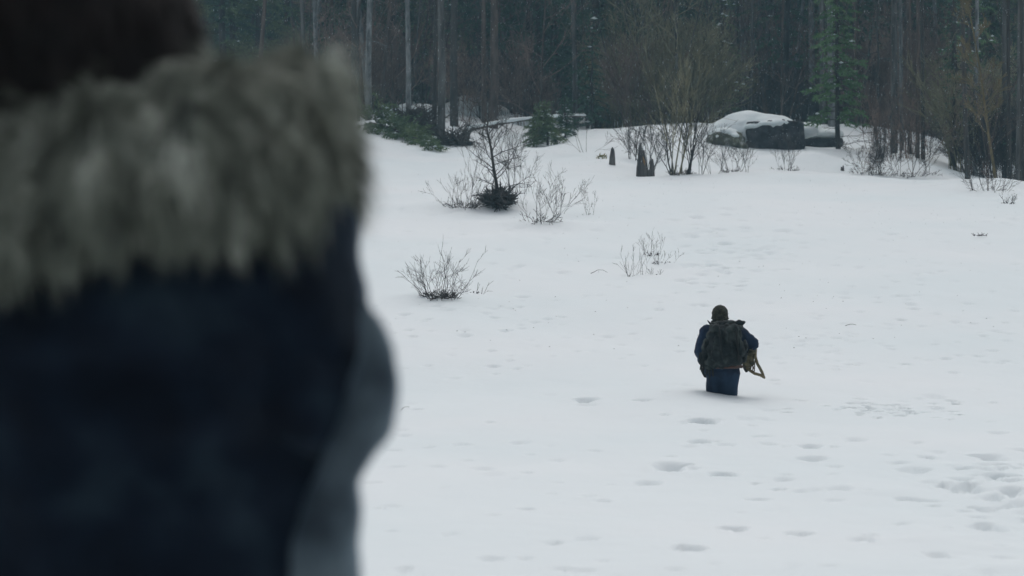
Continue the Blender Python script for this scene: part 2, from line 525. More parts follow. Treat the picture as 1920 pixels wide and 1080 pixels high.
# ------------------------------------------------------------------ blob surfaces (one continuous skin)
def ico(sub=2):
    bm = bmesh.new(); bmesh.ops.create_icosphere(bm, subdivisions=sub, radius=1.0)
    v = [x.co.copy() for x in bm.verts]; f = [tuple(q.index for q in x.verts) for x in bm.faces]
    bm.free(); return v, f
_ICO = ico(2)
def blob(name, m, sph=(), caps=(), boxes=(), voxel=.02, smooth=4, disp=0.0, dscale=6.0, dfn=None):
    """sph: (centre, (rx, ry, rz)); caps: (p0, r0, p1, r1[, yscale]); boxes: (centre, half sizes, rotz)"""
    vs = []; fs = []
    def add(c, rx, ry, rz):
        b = len(vs)
        for q in _ICO[0]: vs.append((c[0] + q.x * rx, c[1] + q.y * ry, c[2] + q.z * rz))
        for q in _ICO[1]: fs.append(tuple(b + i for i in q))
    for c, r in sph: add(c, *r)
    for cp in caps:
        p0, r0, p1, r1 = Vector(cp[0]), cp[1], Vector(cp[2]), cp[3]
        ysc = cp[4] if len(cp) > 4 else 1.0
        n = max(2, int((p1 - p0).length / (min(r0, r1) * .3)) + 1)
        for i in range(n + 1):
            t = i / n; r = r0 + (r1 - r0) * t
            add(p0.lerp(p1, t), r, r * ysc, r)
    for c, hsz, rz in boxes:
        b = len(vs); R = Matrix.Rotation(rz, 3, 'Z')
        for sx in (-1, 1):
            for sy in (-1, 1):
                for sz in (-1, 1):
                    vs.append(tuple(Vector(c) + R @ Vector((sx * hsz[0], sy * hsz[1], sz * hsz[2]))))
        for q in ((0, 1, 3, 2), (4, 6, 7, 5), (0, 4, 5, 1), (2, 3, 7, 6), (0, 2, 6, 4), (1, 5, 7, 3)):
            fs.append(tuple(b + i for i in q))
    me = bpy.data.meshes.new(name + '_raw')
    me.from_pydata(vs, [], fs)
    o = bpy.data.objects.new('raw', me); C.objects.link(o)
    md = o.modifiers.new('r', 'REMESH'); md.mode = 'VOXEL'; md.voxel_size = voxel
    if smooth:
        ms = o.modifiers.new('s', 'SMOOTH'); ms.factor = .5; ms.iterations = smooth
    dg = bpy.context.evaluated_depsgraph_get()
    dg.update()
    ev = o.evaluated_get(dg)
    res = bpy.data.meshes.new_from_object(ev)
    bpy.data.objects.remove(o); bpy.data.meshes.remove(me)
    if disp or dfn:
        nrm = [v.normal.copy() for v in res.vertices]
        for v, nn in zip(res.vertices, nrm):
            if dfn: v.co += nn * dfn(v.co)
            if disp:
                p = v.co * dscale
                v.co += nn * disp * (mnoise.noise(p) + .5 * mnoise.noise(p * 2.3))
    res.name = name
    res.materials.clear(); res.materials.append(m)
    res.polygons.foreach_set('use_smooth', [True] * len(res.polygons))
    res.update()
    return res

# ------------------------------------------------------------------ rocks
def px3(px, py, d):
    return Vector(((px - 960) / F * d, d, CZ + (540 - py) / F * d))

def snow_sheet_on(name, spans, d, depth_, thick, parent, jag=.05):
    pass

bc = px3(1451, 258, 67.0)
b = empty('boulder', (bc.x, bc.y, bc.z), label='big square dark boulder under a smooth dome of snow, before the trees', cat='boulder')
K = 67.0 / F
def R3(px, py, dy=0.0):       # boulder-local point
    return (( px - 1451) * K, dy, (258 - py) * K)
part('rock', blob('rock', M['rock'], boxes=[(R3(1452, 262, .75), (53 * K, .85, 34 * K), RAD(5)), (R3(1478, 258, .9), (30 * K, .95, 32 * K), RAD(-8)),
                                            (R3(1424, 268, .9), (26 * K, .9, 30 * K), RAD(14))],
                  voxel=.035, smooth=1, dfn=lambda c: .07 * mnoise.noise(c * 3.2) + .06 * mnoise.noise(Vector((c.x * 7, c.y * 3, c.z * 1.6))) - .05 * max(0, .12 - abs(mnoise.noise(Vector((c.x * 2.6, c.y * 2, c.z * 1.5 + 4))))) / .12), b)
def cap_fn(co):
    return .05 * mnoise.noise(co * 1.3)
part('snow_cap', blob('snow_cap', M['snow_cap'], sph=[(R3(1412, 254, 1.15), (86 * K, 1.05, 53 * K)), (R3(1446, 240, 1.1), (62 * K, 1.15, 33 * K)), (R3(1468, 238, 1.0), (46 * K, 1.05, 19 * K)), (R3(1392, 246, 1.2), (60 * K, 1.1, 27 * K)), (R3(1360, 256, 1.3), (34 * K, 1.0, 22 * K)),
                                                       (R3(1500, 242, 1.5), (50 * K, 1.0, 12 * K)), (R3(1412, 237, .02), (17 * K, .28, 6 * K)), (R3(1440, 232, .0), (24 * K, .3, 5 * K)), (R3(1462, 230, .25), (28 * K, .45, 9 * K)), (R3(1384, 258, .7), (18 * K, .5, 16 * K))],
                      voxel=.06, smooth=5, dfn=cap_fn), b)
bc2 = px3(1366, 258, 66.2)
b2 = empty('boulder', (bc2.x, bc2.y, bc2.z), label='low mottled rock half buried in snow beside the big square boulder', cat='rock')
def R4(px, py, dy=0.0): return ((px - 1366) * K, dy, (258 - py) * K)
part('rock', blob('rock', M['rock_moss'], sph=[(R4(1352, 262, .5), (24 * K, .7, 17 * K)), (R4(1376, 266, .55), (26 * K, .6, 20 * K)), (R4(1392, 276, .4), (14 * K, .5, 14 * K))], boxes=[(R4(1366, 258, .7), (18 * K, .4, 12 * K), .5)],
                  voxel=.045, smooth=1, disp=.11, dscale=3.4), b2)
part('snow_cap', blob('snow_cap', M['snow_cap'], sph=[(R4(1362, 247, .75), (28 * K, .7, 11 * K)), (R4(1378, 254, .35), (12 * K, .42, 6 * K)), (R4(1345, 256, .3), (7 * K, .5, 6 * K))], voxel=.05, smooth=3, disp=.03, dscale=3), b2)
bc3 = px3(1545, 268, 69.5)
b3 = empty('boulder', tuple(bc3), label='flat dark rock ledge showing under snow between boulder and lone spruce', cat='rock')
part('rock', blob('rock', M['rock'], boxes=[((0, .5, .02), (.62, .5, .13), .04), ((.25, .5, .0), (.35, .5, .16), -.1)], voxel=.05, smooth=1, disp=.04, dscale=4), b3)
part('snow_cap', blob('snow_cap', M['snow_cap'], sph=[((-.05, .9, .30), (.85, .9, .26)), ((.3, .8, .32), (.5, .6, .26)), ((-.4, .9, .45), (.6, .8, .3))], voxel=.06, smooth=4, dfn=cap_fn), b3)

# ------------------------------------------------------------------ stumps
def stump(px, py, wpx, hpx, label, spikes, crack=False, d0=50, d1=75):
    p = at(px, py, d0, d1)
    k = p.y / F
    e = empty('tree_stump', tuple(p), label=label, cat='tree stump')
    g = Geo(); n = 14; rows = 7
    for (ox, wd, hh, lean, off) in spikes:
        bse = len(g.v)
        for j in range(rows + 1):
            t = j / rows
            for i in range(n):
                a = 2 * math.pi * i / n
                top = hh * 1.18 * (1 - .24 * abs(math.sin(a * 1.5 + off)) - .14 * random.random())
                r = wd / 2 * (1.28 - .6 * min(t * 3, 1) * .38 - .16 * t) * (1 - (.42 if hh / wd > 1.6 else .15) * t ** 3) * (1 + .10 * math.sin(5 * a + off) + .05 * random.random())
                z = -.25 + (top + .25) * t
                g.v.append(Vector((ox + lean * t + r * math.cos(a), r * .8 * math.sin(a), z)) )
        for j in range(rows):
            for i in range(n):
                i2 = (i + 1) % n
                g.f.append((bse + j * n + i, bse + j * n + i2, bse + (j + 1) * n + i2, bse + (j + 1) * n + i))
        c = len(g.v); g.v.append(Vector((ox + lean, 0, hh * (1.12 if hh / wd > 1.6 else .72))))
        for i in range(n): g.f.append((bse + rows * n + i, bse + rows * n + (i + 1) % n, c))
    part('trunk', g.mesh('trunk', M['rot_wood'], False), e)
    return e, k
k = 55 / F
stump(1147, 309, 14, 34, 'thin dark tree stump leaning slightly, alone beside the broken double stump',
      [(0, 13 * k, 32 * k, .02, .4)], d0=55)
e, _ = stump(1208, 331, 34, 56, 'broken grey tree stump with two splintered spikes and a raw scar',
      [(-4 * k, 22 * k, 44 * k, -.02, 0), (-6 * k, 13 * k, 56 * k, -.02, 1.2), (13 * k, 11 * k, 30 * k, .03, 2), (7 * k, 14 * k, 15 * k, 0, .3)], d0=50)
g = Geo(); a0 = Vector((-1 * k, -.155, 20 * k))
g.tube([a0 + Vector((.02, .0, 0)), a0 + Vector((0, -.012, .10)), a0 + Vector((-.03, .0, .24))], [.004, .028, .006], 5)
part('scar', g.mesh('scar', M['raw_wood']), e, label='raw orange brown scar')
stump(1579, 320, 9, 9, 'tiny dark stump poking from the snow below the lone spruce', [(0, 7 * k, 8 * k, 0, 0), (.03, 5 * k, 10 * k, 0, 1)], d0=54)

p = at(1128, 298, 56, 75)
g = Geo()
for i in range(26): g.blade(Vector((random.gauss(0, .07), random.gauss(0, .05), random.uniform(0, .12))), rv().normalized(), .11, .03)
g.tube([Vector((0, 0, -.1)), Vector((.02, 0, .1))], [.01, .006], 4)
o = g.mesh('leaf_clump', M['dead_leaf'], False); o = part('withered_plant', o, None, label='small yellow green withered clump just left of the thin stump', cat='plant'); o.location = p

# ------------------------------------------------------------------ tree kit
random.seed(21)
trunks = [conifer(20, .17, 9.5, 1.9, 60, bark=b_, dead=dd_) for b_, dd_ in (('bark_grey', 16), ('bark_dark', 22), ('bark_brown', 18), ('bark_pale', 7))]
dense = [conifer(h_, .14, lo_, r_, nb_, 1.25, sn_, 'bark_dark', nd_, 6) for h_, lo_, r_, nb_, sn_, nd_ in
         ((17, 1.2, 2.2, 120, .0, 'needle'), (15, .6, 2.4, 120, .0, 'needle'), (19, 2.5, 2.2, 115, .004, 'needle'), (13, .5, 1.9, 105, .01, 'needle_olive'))]
bares = [bare(10, .07, (16, 6, 4), 'bark_dark', 'twig_brown', .12, .26), bare(12, .08, (18, 6, 4), 'bark_grey', 'twig_olive', .15, .24), bare(8, .05, (14, 6, 4), 'bark_brown', 'twig_brown', .08, .3),
         bare(9, .045, (9, 5, 3), 'bark_brown', 'twig_brown', .1, .25, stems=3), bare(9, .05, (10, 5, 4), 'bark_grey', 'twig_olive', .1, .26, stems=3)]

_protos = {}
def plant(kind, i, p, rz=0, sc=(1, 1, 1), name=None, lean=0.0, **k):
    kit = {'trunk': trunks, 'dense': dense, 'bare': bares}[kind][i]
    e = empty(name or {'trunk': 'pine_tree', 'dense': 'spruce_tree', 'bare': 'bare_tree'}[kind], tuple(p), rz, **k)
    e.scale = sc
    if lean: e.rotation_euler = (0, lean, rz if abs(lean) < .01 else 0)
    part('trunk', kit[0], e); part('crown', kit[1], e)
    if len(kit) > 2 and kit[2]: part('snow_patch', kit[2], e, kind='stuff')
    return e

random.seed(5)
# trees one can point at (photo bearing, distance, radius factor)
named = [
    ('trunk', 1, 660, 78, .62, 0, 'slim dark trunk standing nearest the fur collar at the wood edge'),
    ('trunk', 3, 691, 76, .66, 0, 'pale grey trunk rising behind the left end of the fallen green boughs'),
    ('trunk', 2, 712, 80, .55, .10, 'reddish brown leaning trunk just right of the pale trunk'),
    ('trunk', 0, 738, 86, .55, 0, 'thin grey trunk in the gap behind the fallen green boughs'),
    ('trunk', 3, 766, 75, .58, .012, 'pale slim trunk above the dark root mass'),
    ('trunk', 0, 826, 67, .70, 0, 'thickest trunk left of the stumps, with brushwood heaped at its foot'),
    ('trunk', 1, 814, 70, .45, .0, 'thin dark trunk pressed close behind the thickest trunk'),
    ('trunk', 1, 852, 76, .85, 0, 'dark trunk right of the thickest trunk, before the snowy slope'),
    ('trunk', 2, 908, 79, .55, 0, 'narrow brown trunk, left one of the pair behind the fallen log'),
    ('trunk', 2, 925, 76, .90, 0, 'wide brown trunk, right one of the pair behind the fallen log'),
    ('trunk', 3, 1560, 78, .70, 0, 'pale trunk rising directly behind the lone green spruce'),
    ('trunk', 0, 1676, 68.5, 0.63, 0, 'tallest grey brown trunk in the thicket right of the lone spruce'),
    ('trunk', 3, 1691, 70, 0.40, 0, 'slim paler trunk close beside the tallest trunk in the right thicket'),
    ('trunk', 2, 1706, 69, 0.40, 0, 'brown trunk in the middle of the right thicket'),
    ('trunk', 2, 1720, 68, 0.41, 0, 'brown trunk on the right flank of the right thicket'),
    ('trunk', 1, 1731, 67, .38, 0, 'thin dark trunk on the bank at the far side of the right thicket'),
    ('trunk', 1, 1785, 69, .50, 0, 'thin dark trunk under the small green pine on the right'),
    ('trunk', 3, 1828, 66, 0.41, 0, 'bluish grey trunk left of the golden birch'),
    ('trunk', 1, 1815, 60, 0.41, -.02, 'dark trunk at the snow edge left of the golden birch'),
    ('trunk', 0, 1884, 66, 0.53, .0, 'grey trunk right of the golden birch'),
    ('trunk', 1, 1893, 57, 0.36, .0, 'dark trunk rising from the snow edge right of the golden birch'),
    ('trunk', 0, 1908, 62, 0.40, .012, 'grey trunk second from the right picture edge'),
    ('trunk', 1, 1917, 56, 0.40, 0, 'dark trunk on the right picture edge'),
    ('trunk', 3, 1452, 92, .5, 0, 'pale slim trunk rising behind the top of the big boulder'),
    ('trunk', 3, 1480, 88, .5, .13, 'pale leaning trunk behind the right shoulder of the big boulder'),
]
for kd, i, px, d, rf, ln, lb in named:
    plant(kd, i, on(px, d), 0 if ln else random.uniform(0, 6), (rf, rf, 1), lean=ln, label=lb, cat='tree')

# the wood behind: many alike
gT, gS, gB = 'bare lower trunks crowding the dark wood', 'dark spruces of the wood', 'leafless trees of the wood'
lT = 'straight dim trunk among the many crowding the dark wood behind the clearing'
lS = 'dark green spruce among the many filling the wood behind the clearing'
lB = 'leafless brown twiggy tree among the many in the wood behind the clearing'
used = []
def free(px, d, gap):
    for q, e_ in used:
        if abs(q - px) < gap and abs(e_ - d) < 5: return False
    used.append((px, d)); return True
n = 0
while n < 95:
    px, d = random.uniform(480, 2080), random.uniform(80, 118)
    if not free(px, d, 10): continue
    f_ = random.uniform(.3, .8)
    plant('trunk', random.choice((0, 0, 1, 1, 2, 3)), on(px, d), 0, (f_, f_, random.uniform(.9, 1.1)), lean=random.gauss(0, .045), group=gT, label=lT, cat='tree'); n += 1
n = 0
while n < 105:
    px, d = random.uniform(380, 2150), random.uniform(84, 125)
    if 1150 < px < 1330 and d < 92: continue
    if not free(px, d, 10): continue
    f_ = random.uniform(.8, 1.25)
    plant('dense', random.randrange(4), on(px, d), random.uniform(0, 6), (f_, f_, f_ * random.uniform(.9, 1.1)), group=gS, label=lS, cat='tree'); n += 1
n = 0
while n < 74:
    px = random.choice((random.uniform(560, 1100), random.uniform(1130, 1340), random.uniform(1130, 1340), random.uniform(1580, 1920), random.uniform(1580, 1920), random.uniform(1340, 1560)))
    d = random.uniform(77, 96)
    if 1330 < px < 1560: d += 6
    i = random.choice((1, 4, 4, 0)) if 1130 < px < 1340 else random.choice((0, 2, 3, 2))
    f_ = random.uniform(.7, 1.1)
    plant('bare', i, on(px, d), random.uniform(0, 6), (f_, f_, f_), group=gB, label=lB, cat='tree'); n += 1

# far mass of the wood: nobody could count it
def far_wood():
    src = []
    far_kits = [conifer(h_, .13, lo_, r_, 80, .62, 0, 'bark_dark', 'needle', 0, wn=.062, nl=.34) for h_, lo_, r_ in ((15, .2, 2.5), (13, .1, 2.6), (6, .05, 2.2))]
    for kit in far_kits:
        for me in kit[:2]:
            nv = len(me.vertices); co = np.empty(nv * 3); me.vertices.foreach_get('co', co)
            fs = [tuple(p.vertices) for p in me.polygons]
            tri = np.array([(f[0], f[1], f[2]) for f in fs] + [(f[0], f[2], f[3]) for f in fs if len(f) > 3])
            src.append((co.reshape(-1, 3), tri))
    V = []; T = []; off = 0
    rs = np.random.RandomState(3)
    for i in range(150):
        px = 250 + (2300 - 250) * ((i * 7) % 150 + rs.rand()) / 150; d = rs.uniform(121, 147)
        p = on(px, d); a = rs.uniform(0, 6.28); sc = rs.uniform(1.25, 1.6)
        ca, sa = math.cos(a) * sc, math.sin(a) * sc
        t = (0, 1, 2)[i % 3]
        for co, tri in src[2 * t:2 * t + 2]:
            q = co @ np.array([[ca, sa, 0], [-sa, ca, 0], [0, 0, sc]]) + np.array(p)
            V.append(q); T.append(tri + off); off += len(co)
    V = np.concatenate(V).astype(np.float32); T = np.concatenate(T).astype(np.int32)
    me = bpy.data.meshes.new('far_wood')
    me.vertices.add(len(V)); me.vertices.foreach_set('co', V.ravel())
    me.loops.add(T.size); me.loops.foreach_set('vertex_index', T.ravel())
    me.polygons.add(len(T)); me.polygons.foreach_set('loop_start', np.arange(0, T.size, 3, dtype=np.int32))
    me.update(calc_edges=True); me.materials.append(M['needle'])
    o = bpy.data.objects.new('far_wood', me); link(o)
    tag(o, 'dark far mass of conifers closing the back of the wood', 'forest', kind='stuff')
far_wood()

# ------------------------------------------------------------------ single trees and evergreens near the edge
random.seed(33)
def single(kit, p, rz=0, sc=1.0, name='spruce_tree', **k):
    e = empty(name, tuple(p), rz, **k); e.scale = (sc, sc, sc)
    part('trunk', kit[0], e); part('crown', kit[1], e)
    if len(kit) > 2 and kit[2]: part('snow_patch', kit[2], e, kind='stuff')
    return e
single(conifer(8.5, .075, .85, 1.05, 130, 1.7, .02, 'bark_dark', 'needle_light', 4), on(1573, 68.0), label='lone green spruce right of the big boulder, brighter than the wood', cat='tree')
single(conifer(7.0, .05, 1.4, .85, 70, 1.3, .0, 'bark_dark', 'needle', 4), on(1790, 65), label='small blue green young pine standing in front of the right wood', cat='tree')
single(conifer(9, .10, 3.1, 1.3, 40, 1.0, .25, 'bark_dark', 'needle_light', 4), on(1808, 76), label='spruce with a clot of snow high in its boughs, above the small pine', cat='tree')
single(conifer(4.4, .06, .3, 1.0, 70, 1.3, .02, 'bark_dark', 'needle', 2), on(1108, 78), label='young green spruce behind the right end of the fallen log', cat='tree')
single(conifer(7.5, .09, .3, 1.3, 60, 1.2, .22, 'bark_dark', 'needle_olive', 2), on(1352, 82), label='snow dusted spruce rising behind the low mottled rock', cat='tree')
single(conifer(2.0, .05, .05, 1.1, 90, 1.7, .02, 'bark_dark', 'needle_olive', 0), on(1028, 68.5), sc=.72, label='low olive green spruce in the hollow under the fallen log', cat='tree')
single(conifer(2.2, .05, .05, 1.0, 80, 1.7, .02, 'bark_dark', 'needle_olive', 0), on(1003, 70), sc=.62, label='smaller spruce tucked at the left flank of the low olive spruce', cat='tree')
single(conifer(2.2, .05, .05, .9, 80, 1.6, .02, 'bark_dark', 'needle', 0), on(1060, 71), sc=.62, label='small dark spruce between the low olive spruce and the snow mound', cat='tree')
single(conifer(6.0, .05, 2.6, .9, 24, .9, .0, 'bark_dark', 'needle', 3), on(1640, 76), label='dark green young pine above the bank, left of the right thicket', cat='tree')
single(conifer(5.5, .05, .8, .9, 34, .9, .0, 'bark_dark', 'needle', 3), on(1925, 64), label='young spruce cut by the right picture edge behind the snow', cat='tree')

# golden young birch
gb = bare(6.2, .040, (36, 6, 4), 'twig_gold', 'twig_gold', .22, .14, up=.12, rmin=.007)
e = empty('birch_tree', tuple(on(1868, 52.5)), label='golden brown slender young birch at the right snow edge', cat='tree')
part('trunk', gb[0], e); part('crown', gb[1], e)
e.rotation_euler = (0, RAD(-4), 0)

# fallen log with snow along its top
a, b_ = px3(878, 243, 70.5), px3(1098, 217, 75)
e = empty('fallen_log', tuple(a), label='thin fallen log with a line of snow, propped aslant in the wood', cat='log')
g = Geo(); gs = Geo()
pts = [(a.lerp(b_, t / 8) - a) + Vector((0, 0, .10 * math.sin(t / 8 * 3.1))) + rv(.012) for t in range(9)]
g.tube(pts, [.068 - .035 * t / 8 for t in range(9)], 7, True)
for t in (1, 2, 3, 4, 5, 6): grow(g, pts[t], Vector((random.uniform(-.3, .6), random.uniform(-.5, .5), random.uniform(-1, .3))).normalized(), random.uniform(.4, 1.1), .018, 1, (4,), up=-.02)
gs.tube([q + Vector((0, -.045, .055 - .022 * i / 8)) for i, q in enumerate(pts)], [.078 * random.uniform(.55, 1.1) * (1 - .35 * i / 8) for i in range(9)], 6, True)
part('trunk', g.mesh('trunk', M['bark_brown']), e)
part('snow_line', gs.mesh('snow_line', M['snow_cap']), e)

# toppled green boughs, root mass and brush heaps on the left
def heap(name, label, cat, px, py, dr, fn, m, d0=55, d1=85, **k):
    p = at(px, py, d0, d1)
    g = Geo(); fn(g)
    o = part(name, g.mesh(name, M[m], False), None, label=label, cat=cat, **k)
    o.location = p
    return o
p0 = at(756, 262, 58, 82)
e = empty('fallen_spruce_top', tuple(p0), label='toppled green spruce top lying down the slope beside the dark roots', cat='fallen branch')
g = Geo(); gsn = Geo()
K7 = p0.y / F
def L7(px, py, dy=0.0):
    d = p0.y + dy
    q = px3(px, py, d); return Vector((q.x - p0.x, dy, q.z - p0.z))
stem = [L7(694, 236, 2.2), L7(725, 240, 1.2), L7(760, 252, .2), L7(792, 270, -1.5), L7(818, 286, -3.2)]
def down(q, up):   # height of the snow here, in this thing's frame
    x, y = q.x + p0.x, q.y + p0.y
    return Vector((q.x, q.y, max(q.z, h1(x, y) - p0.z + up)))
stem = [down(q, .12) for q in stem]
g2 = Geo(); g2.tube(stem, [.09, .08, .06, .04, .015], 6)
for i in range(170):
    t = random.random() ** .85
    q, dd = lerp_path(stem, t)
    L = 1.15 * (1 - .72 * t) * random.uniform(.6, 1.2)
    s = Vector((random.gauss(0, 1), random.gauss(0, .8), abs(random.gauss(0, 1.0)) * (1 - .5 * t)))
    bough(g, q, (dd * .8 + s.normalized()).normalized(), L, gsn, .10, 1.2, .02)
part('trunk', g2.mesh('trunk', M['bark_dark']), e); part('crown', g.mesh('crown', M['needle_olive'], False), e)
if gsn.v: part('snow_patch', gsn.mesh('snow_patch', M['snow_cap']), e, kind='stuff')

def roots(g, sx=.55, sz=.75, n=46):
    for i in range(n):
        a = random.uniform(0, 6.28)
        grow(g, Vector((random.gauss(0, sx * .25), random.gauss(0, .2), random.uniform(0, sz * .5))), Vector((math.cos(a), math.sin(a) * .6, random.uniform(-.1, 1.1))).normalized(), random.uniform(.3, sx), .035, 1, (6,), up=0, wob=.25, rmin=.006)
e = heap('root_mass', 'dark upturned root mass behind the toppled spruce top', 'roots', 783, 250, 0, lambda g: roots(g, .95, 1.2, 80), 'bark_dark')
me = blob('soil', M['bark_dark'], sph=[((0, .1, .22), (.50, .3, .62)), ((.3, .1, .05), (.55, .3, .35))], voxel=.06, smooth=1, disp=.12, dscale=3.5)
part('soil', me, e)
e = heap('brush_heap', 'low heap of dark brushwood at the foot of the thickest trunk', 'brushwood', 858, 272, 0, lambda g: roots(g, .85, .35, 60), 'bark_dark')
me = blob('litter', M['bark_dark'], sph=[((0, .1, .02), (.55, .35, .20)), ((-.55, .1, .02), (.45, .3, .16))], voxel=.06, smooth=1, disp=.10, dscale=3.5)
part('litter', me, e)

# snow lumps among the left trunks
for px, d, sx, sz, lb in ((885, 84, 1.3, .75, 'snow covered hump between trunks above the fallen log'), (790, 83, 1.5, .4, 'low snow hump behind the dark root mass'),
                          (962, 82, 1.0, .45, 'pale snow hump seen under the middle of the fallen log'), (1070, 78, .9, .3, 'snow hump behind the young spruce at the log end')):
    p = on(px, d)
    o = part('snow_hump', blob('snow_hump', M['snow_cap'], sph=[((0, 0, 0), (sx, .9, sz)), ((sx * .5, .2, -.05), (sx * .7, .8, sz * .6)), ((-sx * .4, -.1, 0), (sx * .5, .6, sz * .8))], voxel=.09, smooth=3, disp=.08, dscale=1.6), None, label=lb, cat='snow hump')
    o.location = p

# ------------------------------------------------------------------ shrubs in the open snow
random.seed(44)
def shrub(px, py, h, n, label, kids=(5, 3), spread=.5, r=.010, foot=.12, m='twig_dark', clump=0, group=None, d0=15, d1=110, rmin=.003, hv=.5, up=.04, name='bare_shrub', cl_r=.2, wob=.10):
    p = at(px, py, d0, d1); rmin *= .72; r *= .72
    e = empty(name, tuple(p), label=label, cat='shrub', group=group)
    part('stems', shrub_geo(h, n, kids, spread, r, rmin, foot, up, wob, hv).mesh('stems', M[m]), e)
    if clump:
        g = Geo()
        for i in range(clump):
            a = random.uniform(0, 6.28)
            grow(g, Vector((math.cos(a), math.sin(a), 0)) * cl_r * random.random() - Vector((0, 0, .03)), Vector((math.cos(a), math.sin(a), random.uniform(.1, .9))).normalized(), random.uniform(.4, 1) * cl_r, .008, 1, (4,), up=.02, wob=.2, rmin=.004)
        part('tangle', g.mesh('tangle', M['twig_dark']), e, kind='stuff')
    return e
shrub(822, 556, .66, 21, 'spiky grey shrub nearest the fur collar, alone on the open snow', (4, 3), .75, .0075, .20, clump=70, cl_r=.18, rmin=.0022, hv=.35)
shrub(886, 549, .22, 7, 'small low tuft of twigs just right of the spiky grey shrub', (3,), 1.4, .006, .10, rmin=.0025, clump=12, cl_r=.10)
shrub(826, 556, .85, 2, 'one pair of tall thin wands rising out of the spiky grey shrub', (3,), .06, .004, .05, rmin=.002)
shrub(1185, 517, .38, 5, 'left tuft of thin twigs in the small scattered group above the walker', (3, 2), .6, .006, .05, rmin=.0022, clump=10, cl_r=.06)
shrub(1206, 514, .34, 3, 'single upright twig in the middle of the small scattered group', (3,), .2, .006, .03, rmin=.0022, clump=6, cl_r=.05)
shrub(1227, 515, .14, 3, 'stubby dark twig low in the small scattered group', (3,), .8, .008, .03, rmin=.003, clump=8, cl_r=.05)
shrub(1222, 478, .38, 9, 'upper clump of fine twigs in the small scattered group', (3, 2), .5, .005, .14, rmin=.002, clump=14, cl_r=.10)
shrub(1239, 492, .26, 6, 'clump of fine twigs at the right end of the small scattered group', (3, 2), .8, .005, .14, rmin=.002, clump=10, cl_r=.10)
# middle clumps
random.seed(8)
shrub(868, 388, .75, 12, 'low dark bush with one slim sapling, left of the forked shrub tree', (4, 3), 1.1, .010, .28, clump=60, cl_r=.32)
shrub(880, 387, 1.9, 1, 'slim leaning sapling rising from the low dark bush', (12, 4), .12, .016, .02, hv=.95)
me_ = at(937, 386, 30, 60)
e = empty('shrub_tree', tuple(me_), label='tall forked shrub tree on a dark tangled mound, middle of the slope', cat='shrub')
g = Geo()
pts = [Vector((0, 0, -.2)), Vector((-.04, 0, .3)), Vector((-.12, 0, .75)), Vector((-.18, 0, 1.2)), Vector((-.26, .05, 1.55)), Vector((-.22, .1, 2.0))]
g.tube(pts, [.045, .038, .032, .026, .018, .009], 6)
part('trunk', g.mesh('trunk', M['bark_dark']), e)
g = Geo()
for t in np.linspace(.2, .98, 24):
    q, dd = lerp_path(pts, float(t)); a = random.uniform(0, 6.28)
    grow(g, q, Vector((math.cos(a), math.sin(a) * .7, random.uniform(.2, 1))).normalized(), random.uniform(.4, 1.0), .012, 2, (5, 3), up=.06, wob=.12, rmin=.0035)
part('crown', g.mesh('crown', M['twig_dark']), e)
g = Geo(); roots(g, .36, .34, 90)
part('tangle', g.mesh('tangle', M['twig_dark']), e)
shrub(958, 362, 1.9, 3, 'upright slim shrub standing behind the forked shrub tree', (9, 4), .22, .014, .1, hv=.75)
shrub(975, 360, 1.5, 7, 'fine twiggy shrub right of the forked shrub tree', (6, 4), .55, .009, .2)
shrub(1010, 414, .95, 8, 'wide spreading shrub low on the slope, right of the forked shrub tree', (5, 3), .8, .0085, .30, clump=26, cl_r=.3)
shrub(1045, 400, 1.0, 4, 'thin arching shrub leaning right beside the wide spreading shrub', (5, 3), .7, .008, .1)
shrub(1106, 402, .75, 4, 'faint thin shrub alone between the wide spreading shrub and the stumps', (4, 3), .5, .006, .06, rmin=.0025, clump=5, cl_r=.1)
shrub(1890, 381, .22, 9, 'small dark tuft on the snow below the golden birch', (3, 2), .8, .007, .10, clump=16, cl_r=.12)
shrub(1854, 357, 1.9, 2, 'slim brown sapling with low side twigs, left foot of the golden birch', (8, 3), .12, .018, .03, m='twig_brown', clump=12, cl_r=.4, hv=.9)
shrub(1830, 356, .7, 9, 'sprawling low twigs left of the slim brown sapling', (4, 3), 1.6, .008, .15, d0=45)
shrub(1872, 362, .9, 6, 'sprawling twigs at the foot of the golden birch', (4, 3), 1.1, .008, .15, d0=45)
# edge clumps
random.seed(12)
shrub(1278, 327, 2.0, 9, 'big dark many stemmed bush right of the broken double stump', (7, 4), .60, .036, .30, clump=40, cl_r=.3, d0=50, rmin=.005, hv=.6)
shrub(1268, 327, 2.9, 6, 'tall olive stems in the heart of the big dark bush', (10, 4), .35, .034, .25, m='twig_olive', d0=50, rmin=.005, hv=.75)
shrub(1215, 318, 1.35, 8, 'dark bush behind the broken double stump', (7, 4), .55, .022, .25, d0=53, rmin=.005)
shrub(1190, 300, 1.2, 8, 'dark bush on the bank between the two stumps', (7, 4), .5, .020, .25, d0=55, rmin=.005)
shrub(1236, 300, 1.2, 5, 'slim bush on the bank behind the big dark bush', (7, 4), .35, .018, .2, d0=55, rmin=.005)
shrub(1310, 326, 1.6, 4, 'slim bush at the right flank of the big dark bush', (8, 4), .3, .020, .12, d0=50, rmin=.004)
shrub(1372, 322, 1.2, 9, 'thin dark bush standing in front of the low mottled rock', (6, 4), .5, .012, .22, clump=30, cl_r=.2, d0=50, rmin=.004)
shrub(1402, 322, 1.3, 4, 'few pale stems right of the thin dark bush before the rock', (5, 3), .45, .009, .1, d0=50, rmin=.0035)
shrub(1340, 326, 1.0, 6, 'low faint twigs between the big dark bush and the thin one', (4, 3), .7, .008, .2, d0=50, rmin=.0035)
